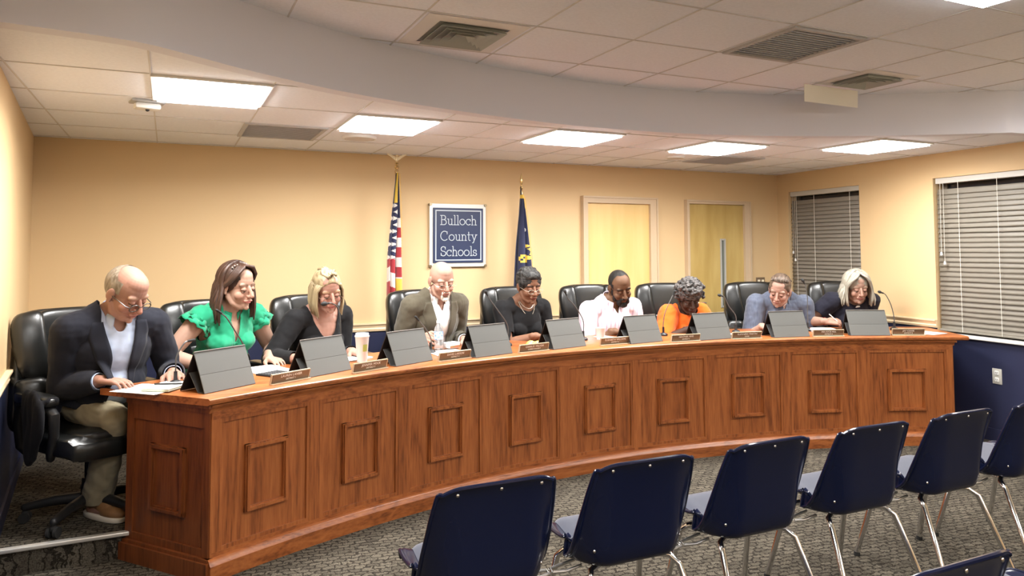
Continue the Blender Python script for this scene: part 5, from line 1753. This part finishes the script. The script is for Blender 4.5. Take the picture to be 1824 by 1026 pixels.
collar(D, GR, sh, gap=16, r0=.062, r1=.074, z0=.515, z1=.47, point=.006)
drape(D, bv, 'placket', lambda z_: 0, lambda z_: .013, .02, .30, GR, sh, off=.004, sides=(1, -1))
bm = bmesh.new()
for i in range(4):
    h = bv.ray_cast(D['T'](0, .4, .06+.07*i), -(D['Tm'].to_3x3() @ V((0, 1, 0))), .6)
    if h[0]: ell(bm, h[0]+D['F']*.009, .006)
obj('button', bm, GR, sh, world=True)
trousers(D, DARKT)
bm = bmesh.new(); ell(bm, Hm @ (V((0, -.026, .042))*k), (.085*k, .100*k, .090*k), Hm.to_3x3(), u=32, v=22)
locks(bm, Hm, k, 60, rnd, 98, 262, .19, rad=.0105, wav=.006, flare=.03)
locks(bm, Hm, k, 14, rnd, 262, 300, .19, rad=.010, flare=.012, er=(.084, .100, .094))
locks(bm, Hm, k, 12, rnd, 92, 125, .20, rad=.010, flare=.02, pull=(.01, .02, 0))
for i in range(26):      # swept from the parting down past the temples
    sg = 1 if i % 2 else -1; t_ = i/26
    pts_ = [V((.012, .045-.05*t_, .128)), V((sg*.035, .062-.045*t_, .118)), V((sg*.066, .055-.045*t_, .078)), V((sg*.081, .030-.030*t_, .040)), V((sg*.086, -.010-.02*t_, .005)), V((sg*.086, -.045, -.04))]
    tube(bm, [Hm @ (p*k) for p in pts_], .0085*k, 7)
tint_obj('hair', bm, hair_col((.022, .011, .008), (.085, .042, .028), 90, HI), HAIRM, D['root'])
bm = bmesh.new()
for i in range(9):
    t_ = -.5+i/8; ell(bm, Hm @ (V((.085*sin(t_*1.6), .015-.02*abs(t_), .130-.035*t_*t_*4*.5))*k), .006)
obj('hair_clip', bm, mat('pearly_clip', (.30, .24, .20), .25, metal=.4), D['root'], world=True)

# ---- blonde woman in black scoop neck
D = dict(head=(-17.35, 6.66, 1.272), yaw=22, pitch=19, roll=-5, s=1.02, k=1.10, girth=1.05, fem=1, ta=-17.2, twist=8, sw=1.05,
    R=(-20.0, 6.40, .88), Rd=(-.1, 1), L=(-16.3, 6.46, .875), Ld=(.1, .9), Lc=.5, Rp=(.4, -1, -.5), Lp=(-.4, -1, -.6), armr=1.12, skin=(.68, .37, .28), flush=.4, lip=(.50, .16, .15), brow=(.30, .19, .11),
    label='seated blonde woman with glasses in a black scoop-neck top, speaking into a microphone')
person(D); Hm, HI, k = D['Hm'], D['HI'], D['k']
BK = cloth('black_jersey', (.0045, .0045, .0055), .85, sheen=.04)
def scoop(q, co): return (q.y > -.02 and q.z > .335+14*q.x*q.x and abs(q.x) < .115) or nh(q, .115, .42)
sh, bv = top(D, BK, .010, 2.0, scoop, seed=12)
trousers(D, DARKT)
bm = bmesh.new()
ell(bm, Hm @ (V((0, -.026, .044))*k), (.085*k, .098*k, .090*k), Hm.to_3x3(), u=32, v=22)
ell(bm, Hm @ (V((0, -.112, .060))*k), (.045*k, .035*k, .042*k), Hm.to_3x3())
for i in range(70):      # combed back from the forehead to the knot
    az = radians(-105+210*i/69); sx = sin(az); cy_ = cos(az)
    p0 = V((.066*sx, .004+.068*max(cy_, -.1), .085-.050*abs(sx)**1.5)); jit = rnd.uniform(-.004, .006)
    pts_ = [p0, V((p0.x*1.22, p0.y*.45-.01, p0.z+.036*(1-abs(sx)*.8)+jit)), V((p0.x*1.18, -.06, p0.z*.6+.055+jit-.03*abs(sx))), V((p0.x*.6, -.105, .062+rnd.uniform(-.012, .012)))]
    tube(bm, [Hm @ (p*k) for p in pts_], [.006*k, .0075*k, .007*k, .005*k], 7)
for j in range(5):
    pts_ = [V((-.03+.015*j+.012*sin(i*1.5+j), .055-.022*i, .122+.010*sin(i*.9+j)-.10*((.055-.022*i)+.0)**2*8)) for i in range(7)]
    tube(bm, [Hm @ (p*k) for p in pts_], .0085*k, 8)
g_ = HI.to_3x3() @ V((0, 0, -1))
for sg in (-1, 1):
    for i in range(9 if sg == 1 else 5):
        p0 = V((sg*(.060+.003*i), .055-.012*i, .060)); p1 = V((sg*(.079+.002*i), .046-.012*i, .02)); p2 = p1+g_*.075+V((sg*.004, 0, 0)); p3 = p2+g_*.075+V((-sg*.012, .004, 0))
        tube(bm, [Hm @ (p*k) for p in (p0, p1, p2, p3)], [.006*k, .007*k, .006*k, .003*k], 7)
tint_obj('hair', bm, hair_col((.20, .14, .07), (.52, .42, .25), 80, HI), HAIRM, D['root'])
glasses(D['root'], Hm, k, (.10, .06, .04), r=.023, th=.0014, square=.70, z=-.014)
bm = bmesh.new()
pp = []
for j in range(17):
    t_ = -1+2*j/16; h = D['T'](.075*t_, .45, .385+.10*t_*t_)
    q = BVHTree.FromBMesh(bmesh.new()) if False else None
    pp.append(D['T'](.075*t_, .094-.05*t_*t_, .375+.11*t_*t_))
tube(bm, pp, .0014, 6); ell(bm, pp[8]+D['F']*.004-V((0, 0, .008)), (.006, .004, .008))
obj('necklace', bm, SILVER, D['root'], world=True)

# ---- bald man in olive jacket
D = dict(head=(-9.75, 6.62, 1.318), yaw=22, pitch=17, roll=-2, s=1.05, k=1.12, girth=1.08, sw=1.10, ta=-9.4, twist=3,
    R=(-11.55, 6.47, .925), Rd=(.15, .95), Rn=(.75, .2, .5), Rc=.75, L=(-8.3, 6.5, .88), Ld=(.1, .9), Rp=(.25, -1, -.5), Lp=(-.35, -1, -.6), nw=1.1,
    skin=(.72, .42, .32), flush=.4, brow=(.5, .4, .32), browk=.5, lip=(.50, .22, .19), tl=.98,
    label='seated bald man with white goatee and glasses in an olive jacket over a white shirt')
person(D); Hm, HI, k = D['Hm'], D['HI'], D['k']
WS = cloth('white_shirt', (.70, .70, .69), sheen=.05)
sh, bv = top(D, WS, .012, 2.0, lambda q, co: nh(q) or (q.z > .42 and q.y > 0 and abs(q.x) < (q.z-.42)*.40), seed=13)
collar(D, WS, sh, gap=26, r1=.090, point=.038)
drape(D, bv, 'placket', lambda z_: 0, lambda z_: .014, .0, .42, WS, sh, off=.003, sides=(1, -1))
OL = cloth('olive_wool', (.076, .066, .045), .9, noisecol=((.066, .057, .039), 220))
def jw4(z_): return .050+.030*sstep(z_, .30, .50)
def pads(bm):
    for nm in 'RL': S0 = D['arms'][nm][0]; ell(bm, S0+V((0, 0, .010)), .064*D['s'])
jk, bj = top(D, OL, .026, 1.93, lambda q, co: (q.y > -.02 and abs(q.x) < jw4(q.z)) or nh(q, .085, .43), name='jacket', seed=17, amp=.007, extra=pads, e_arm=.022, scale=12)
drape(D, bj, 'lapel', lambda z_: jw4(z_)-.004, lambda z_: jw4(z_)+.012+.066*sstep(z_, .10, .38)*(1-.5*sstep(z_, .40, .50)), .08, .485, OL, jk, off=.004)
trousers(D, DARKT)
bm = bmesh.new()
for c, r_ in (((0, .079, -.1015), (.021, .017, .016)), ((.020, .0745, -.088), (.0085, .011, .019)), ((-.020, .0745, -.088), (.0085, .011, .019)), ((0, .093, -.0485), (.020, .006, .0045)), ((.023, .084, -.060), (.0055, .007, .012)), ((-.023, .084, -.060), (.0055, .007, .012))):
    ell(bm, Hm @ (V(c)*k), tuple(x*k for x in r_), Hm.to_3x3())
b = fuse(bm, .0025, 1); wrinkle(b, .0018, 160, 3)
tint_obj('beard', b, hair_col((.62, .57, .50), (.90, .86, .80), 90, HI), HAIRM, D['root'])
glasses(D['root'], Hm, k, (.55, .50, .42), r=.0225, th=.0012, square=.62, z=-.010)

# ---- woman in black with necklace
D = dict(head=(-3.05, 6.64, 1.255), yaw=30, pitch=16, roll=-2, s=1.01, k=1.10, girth=1.12, fem=1, ta=-2.9, twist=5, sw=1.06,
    R=(-2.9, 6.42, .885), Rd=(-.85, .35), L=(-2.2, 6.50, .885), Ld=(.6, .6), Rp=(.5, -.5, -.7), Lp=(-.5, -.6, -.6), armr=1.1, skin=(.235, .115, .07), flush=.1, lip=(.22, .07, .06), brow=(.02, .012, .01),
    label='seated woman with short black hair, glasses and necklace in a black top')
person(D); Hm, HI, k = D['Hm'], D['HI'], D['k']
sh, bv = top(D, BK, .012, 1.25, lambda q, co: (q.z > .452+3.0*q.x*q.x and abs(q.x) < .105) or nh(q, .10, .42), seed=21, e_arm=.012)
trousers(D, DARKT)
bm = bmesh.new()
ell(bm, Hm @ (V((0, -.022, .046))*k), (.088*k, .100*k, .092*k), Hm.to_3x3(), u=32, v=22)
ell(bm, Hm @ (V((0, .020, .088))*k), (.068*k, .060*k, .044*k), Hm.to_3x3(), u=24, v=16)
for sg in (-1, 1): ell(bm, Hm @ (V((sg*.066, .005, .030))*k), (.022*k, .036*k, .044*k), Hm.to_3x3())
ell(bm, Hm @ (V((0, -.072, -.030))*k), (.058*k, .036*k, .045*k), Hm.to_3x3())
for i in range(30):
    az = rnd.uniform(0, 2*pi); el_ = rnd.uniform(.15, 1.5)
    ell(bm, Hm @ (V((.080*cos(el_)*cos(az), -.018+.090*cos(el_)*sin(az), .046+.084*sin(el_)))*k), rnd.uniform(.014, .020)*k, None, 12, 8)
b = fuse(bm, .0035, 10); wrinkle(b, .0016, 120, 3)
tint_obj('hair', b, hair_col((.010, .010, .010), (.060, .058, .056), 60, HI, (1, 1, 1)), HAIRC, D['root'])
glasses(D['root'], Hm, k, (.60, .56, .48), r=.0235, th=.0013, square=.62, z=-.010)
for rr, dp, nm_ in ((.060, .012, 'necklace'), (.070, .085, 'necklace')):
    bm = bmesh.new(); pp = []
    for j in range(29):
        t_ = -1+2*j/28; ang_ = t_*radians(125)
        pp.append(D['T'](rr*sin(ang_)*1.0, .028+rr*cos(ang_)*.95+.018*(dp/.085)*max(0, cos(ang_)), .505-.030*max(0, cos(ang_))-dp*max(0, 1-abs(t_)*1.35)**1.1))
    tube(bm, pp, .0024, 6)
    if dp > .05: ell(bm, pp[14]-V((0, 0, .012)), (.007, .005, .014))
    obj(nm_, bm, mat('silver_beads', (.72, .68, .58), .25, metal=.7), D['root'], world=True)

# ---- bearded man in pink shirt
D = dict(head=(4.0, 6.58, 1.228), yaw=26, pitch=27, roll=-10, s=1.09, k=1.12, girth=1.22, sw=1.12, fat=1, ta=3.6, twist=4, nw=1.15,
    R=(3.5, 6.42, .88), Rd=(-.75, .55), Rc=.6, L=(4.6, 6.42, .88), Ld=(.4, .8), Rp=(.55, -.5, -.7), Lp=(-.5, -.6, -.6), armr=1.1, skin=(.155, .080, .045), flush=.08, lip=(.17, .07, .055), brow=(.012, .008, .006),
    nrt=.035, label='seated bearded man with close-cropped hair in a pale pink striped polo shirt')
person(D); Hm, HI, k = D['Hm'], D['HI'], D['k']
PK = mat('pink_striped_shirt', (.83, .72, .79), .85, sheen=.1, bump=(200, .2, .001))
nt = PK.node_tree; tc = nt.nodes.new('ShaderNodeTexCoord'); wv = nt.nodes.new('ShaderNodeTexWave'); wv.inputs['Scale'].default_value = 9; wv.bands_direction = 'X'
wv.inputs['Distortion'].default_value = .6
cr_ = nt.nodes.new('ShaderNodeValToRGB'); cr_.color_ramp.elements[0].color = (.68, .58, .64, 1); cr_.color_ramp.elements[1].color = (.50, .35, .45, 1); cr_.color_ramp.elements[0].position = .80; cr_.color_ramp.elements[1].position = .92
nt.links.new(tc.outputs['Object'], wv.inputs[0]); nt.links.new(wv.outputs[0], cr_.inputs[0]); nt.links.new(cr_.outputs[0], nt.nodes['Principled BSDF'].inputs['Base Color'])
sh, bv = top(D, PK, .014, 1.0, lambda q, co: nh(q) or (q.z > .43 and q.y > 0 and abs(q.x) < (q.z-.43)*.45), seed=23, amp=.006, e_arm=.016, scale=12, name='polo_shirt')
collar(D, PK, sh, gap=26, r0=.066, r1=.096, point=.036)
trousers(D, DARKT)
bm = bmesh.new()
ell(bm, Hm @ (V((0, -.021, .037))*k), (.0785*k, .0965*k, .0875*k), Hm.to_3x3(), u=36, v=24)
b = fuse(bm, .003, 2)
cut(b, HI, lambda q: (q.y/k > .012+.028*(1-min(1, abs(q.x/k)/.03)) and q.z/k > .05 and q.y/k > .0) or (q.y/k > .030) or (q.y/k > -.022 and q.z/k < .012) or q.z/k < -.055)
tint_obj('hair', b, hair_col((.010, .009, .008), (.022, .020, .018), 60, HI, (1, 1, 1)), HAIRC, D['root'])
bm = bmesh.new()
for c, r_ in (((0, .062, -.108), (.034, .034, .026)), ((.030, .058, -.088), (.020, .026, .028)), ((-.030, .058, -.088), (.020, .026, .028)), ((.052, .028, -.062), (.016, .022, .034)), ((-.052, .028, -.062), (.016, .022, .034)),
    ((.064, .006, -.030), (.009, .012, .028)), ((-.064, .006, -.030), (.009, .012, .028)), ((0, .091, -.049), (.026, .0075, .006)), ((.027, .080, -.062), (.008, .010, .018)), ((-.027, .080, -.062), (.008, .010, .018)), ((0, .048, -.118), (.030, .034, .020))):
    ell(bm, Hm @ (V(c)*k), tuple(x*k for x in r_), Hm.to_3x3())
b = fuse(bm, .0028, 2); wrinkle(b, .0028, 130, 5)
def bdc(co):
    q = HI @ co/k; c = mix((.012, .010, .009), (.16, .15, .14), sstep(-q.z, .105, .135)*.8)
    return tuple(x*(1+.6*noise.noise(co*150)) for x in c)
tint_obj('beard', b, bdc, HAIRC, D['root'])

# ---- woman in orange
D = dict(head=(9.35, 6.50, 1.128), yaw=18, pitch=24, roll=-2, s=.90, k=1.08, girth=1.06, fem=.8, ta=9.2, twist=6, tl=.92, nup=.035,
    R=(8.9, 6.33, .88), Rd=(-.4, .8), L=(10.4, 6.35, .88), Ld=(.2, .8), Rp=(.6, -.2, -.6), Lp=(-.6, -.4, -.5), armr=1.25, skin=(.062, .030, .020), flush=.05, lip=(.09, .03, .025), brow=(.01, .008, .008),
    nrt=0, label='small seated woman with a curly dark grey hair in an orange top, looking down')
D['label'] = 'small seated woman with curly dark grey hair in a bright orange top, looking down'
person(D); Hm, HI, k = D['Hm'], D['HI'], D['k']
OR = cloth('orange_knit', (.72, .11, .009), .85)
sh, bv = top(D, OR, .013, .95, lambda q, co: (q.z > .455+2.0*q.x*q.x and abs(q.x) < .10 and q.y > -.1) or nh(q, .09, .43), seed=27, amp=.006, e_arm=.026, name='blouse')
trousers(D, DARKT)
bm = bmesh.new()
for nm in 'RL':
    S0, El, wr = D['arms'][nm][:3]; d = (El-S0).normalized(); c = S0.lerp(El, .96); fr_ = frame_of(d)
    rr = .066*D['s']+.010
    tube(bm, [c+(fr_.col[0]*cos(t_)+fr_.col[1]*sin(t_))*rr for t_ in [2*pi*j/28 for j in range(28)]], .006, 8, closed=True)
obj('cuff_band', bm, BK, sh, world=True)
bm = bmesh.new()
ell(bm, Hm @ (V((0, -.020, .052))*k), (.100*k, .108*k, .092*k), Hm.to_3x3(), u=28, v=18)
ell(bm, Hm @ (V((0, .045, .082))*k), (.075*k, .050*k, .040*k), Hm.to_3x3())
for i in range(330):
    az = rnd.uniform(0, 2*pi); el_ = rnd.uniform(-.55, 1.5)
    if sin(az) > .35 and el_ < .42: continue
    R_ = rnd.uniform(.96, 1.14)
    c = V((.100*R_*cos(el_)*cos(az), -.018+.108*R_*cos(el_)*sin(az), .048+.095*R_*sin(el_)))
    ell(bm, Hm @ (c*k), tuple(rnd.uniform(.010, .021)*k for _ in range(3)), M.Rotation(rnd.uniform(0, 3), 3, 'Z') @ M.Rotation(rnd.uniform(0, 3), 3, 'X'), 8, 6)
for i in range(26):
    t_ = rnd.uniform(-1, 1); ell(bm, Hm @ (V((.066*t_, .074-.02*t_*t_, .056+rnd.uniform(-.010, .02)))*k), rnd.uniform(.010, .016)*k, None, 8, 6)
b = fuse(bm, .0035, 1); wrinkle(b, .006, 60, 7)
tint_obj('hair', b, hair_col((.012, .011, .011), (.15, .135, .13), 45, HI, (1, 1, 1)), HAIRC, D['root'])

# ---- man in grey-blue polo
D = dict(head=(16.95, 6.53, 1.175), yaw=-14, pitch=22, roll=9, s=1.07, k=1.10, girth=1.05, sw=1.12, ta=17.1, twist=-6,
    R=(14.7, 6.30, .885), Rd=(-.05, 1), Rc=.35, L=(18.0, 6.42, .88), Ld=(.3, .8), Rp=(.25, -.3, -1), Lp=(-.5, -.5, -.6), armr=1.12, nw=1.08, nup=.085,
    skin=(.68, .41, .32), flush=.35, brow=(.16, .10, .07), lip=(.50, .23, .20), nrt=-.03,
    label='seated man with short brown hair in a grey-blue polo shirt, leaning over his tablet')
person(D); Hm, HI, k = D['Hm'], D['HI'], D['k']
BP = mat('slate_polo', (.052, .064, .10), .85, sheen=.15, bump=(200, .2, .001), noisecol=((.075, .088, .125), (90, 90, 4)))
sh, bv = top(D, BP, .013, .98, lambda q, co: nh(q) or (q.z > .42 and q.y > 0 and abs(q.x) < (q.z-.42)*.45), seed=31, amp=.007, e_arm=.022, name='polo_shirt')
collar(D, BP, sh, gap=28, r1=.090, point=.034)
bm = bmesh.new(); limb(bm, [(D['T'](0, .012, .40), .068), (D['T'](0, .012, .485), .060)]); b = fuse(bm, .005, 2)
cut(b, D['TI'], lambda q: q.y < .0)
obj('undershirt', b, WS, sh, world=True)
trousers(D, DARKT)
bm = bmesh.new()
ell(bm, Hm @ (V((0, -.023, .044))*k), (.0815*k, .098*k, .0885*k), Hm.to_3x3(), u=32, v=22)
for i in range(110):
    x = rnd.uniform(-.066, .066); y0 = .052-10*x*x+rnd.uniform(-.006, .004); pts_ = []
    for j in range(5):
        y = y0-.026*j; xx = x*(1+.05*j)+.006*j*.3
        rr = max(.02, 1-(xx/.083)**2-((y+.020)/.102)**2); pts_.append(Hm @ (V((xx, y+(.008 if j == 0 else 0), .040+.094*sqrt(rr)+rnd.uniform(-.001, .004)))*k))
    tube(bm, pts_, [.003*k, .0045*k, .0045*k, .004*k, .003*k], 6)
for sg in (-1, 1): ell(bm, Hm @ (V((sg*.068, .004, .034))*k), (.014*k, .026*k, .030*k), Hm.to_3x3())
tint_obj('hair', bm, hair_col((.055, .036, .026), (.18, .125, .09), 90, HI, (1, .2, 1)), HAIRM, D['root'])

# ---- grey-haired woman
D = dict(head=(23.05, 6.50, 1.200), yaw=22, pitch=15, roll=0, s=1.0, k=1.10, girth=1.05, fem=.7, ta=22.9, twist=6, sw=1.04, nup=.075,
    R=(20.75, 6.40, .915), Rd=(-.85, .4), Rn=(.2, .5, .75), Rc=1.0, L=(22.2, 6.42, .885), Ld=(.55, .5), Lc=.6, Rp=(.8, -.7, -.7), Lp=(-.6, -.7, -.5), armr=1.1,
    skin=(.58, .35, .26), flush=.3, brow=(.20, .13, .09), lip=(.42, .15, .14),
    label='seated woman with shoulder-length grey-blonde hair in a dark navy top, writing')
person(D); Hm, HI, k = D['Hm'], D['HI'], D['k']
NV = cloth('dark_navy_knit', (.008, .008, .016), .85, sheen=.05)
sh, bv = top(D, NV, .014, 1.30, lambda q, co: (q.z > .430+4*q.x*q.x and abs(q.x) < .10 and q.y > 0) or nh(q, .088, .43), seed=37, amp=.007, e_arm=.022, name='blouse')
trousers(D, DARKT)
bm = bmesh.new(); ell(bm, D['T'](0, .108, .40), (.028, .006, .030), D['Tm'].to_3x3()); obj('pendant', bm, mat('pale_pendant', (.75, .75, .70), .4, noisecol=((.25, .25, .25), 150)), D['root'], world=True)
bm = bmesh.new(); ell(bm, Hm @ (V((0, -.024, .046))*k), (.090*k, .102*k, .093*k), Hm.to_3x3(), u=32, v=22)
locks(bm, Hm, k, 64, rnd, 70, 290, .155, rad=.0115, wav=.006, flare=.035, er=(.093, .108, .099), lenvar=.06)
for i in range(40):
    sg = 1 if i % 2 else -1; t_ = (i//2)/20
    pts_ = [V((.008, .052-.06*t_, .136-.01*t_)), V((sg*.036, .078-.060*t_, .112)), V((sg*.070, .070-.055*t_, .070)), V((sg*.093, .048-.045*t_, .020))]
    e_ = pts_[-1]; g_ = HI.to_3x3() @ V((0, 0, -1))
    pts_ += [e_+g_*.05+V((sg*.008, 0, 0)), e_+g_*.10+V((sg*.006, -.002, 0)), e_+g_*(.145+rnd.uniform(-.01, .01))+V((-sg*.004, 0, 0))]
    tube(bm, [Hm @ (p*k) for p in pts_], [.006*k, .010*k, .011*k, .011*k, .011*k, .010*k, .005*k], 7)
tint_obj('hair', bm, hair_col((.20, .18, .14), (.50, .47, .39), 80, HI), HAIRM, D['root'])
S0, El, wr, h, dv, sd = D['arms']['R']
bm = bmesh.new(); d = (wr-El).normalized(); c = wr-d*.015; fr_ = frame_of(d)
tube(bm, [c+(fr_.col[0]*cos(t_)+fr_.col[1]*sin(t_))*.031 for t_ in [2*pi*j/24 for j in range(24)]], .004, 8, closed=True)
obj('bracelet', bm, mat('dark_red_beads', (.16, .02, .02), .4), D['root'], world=True)
bm = bmesh.new(); p0 = h+dv*.035+V((0, 0, -.012)); dd = (V((-.55, .35, .62))).normalized()
cone(bm, p0, p0+dd*.11, .0042); cone(bm, p0, p0-dd*.012, .0042, .001)
o = obj('pen', bm, WHITE); tag(o, 'pale pen held upright in the writing hand of the grey-haired woman', 'pen')
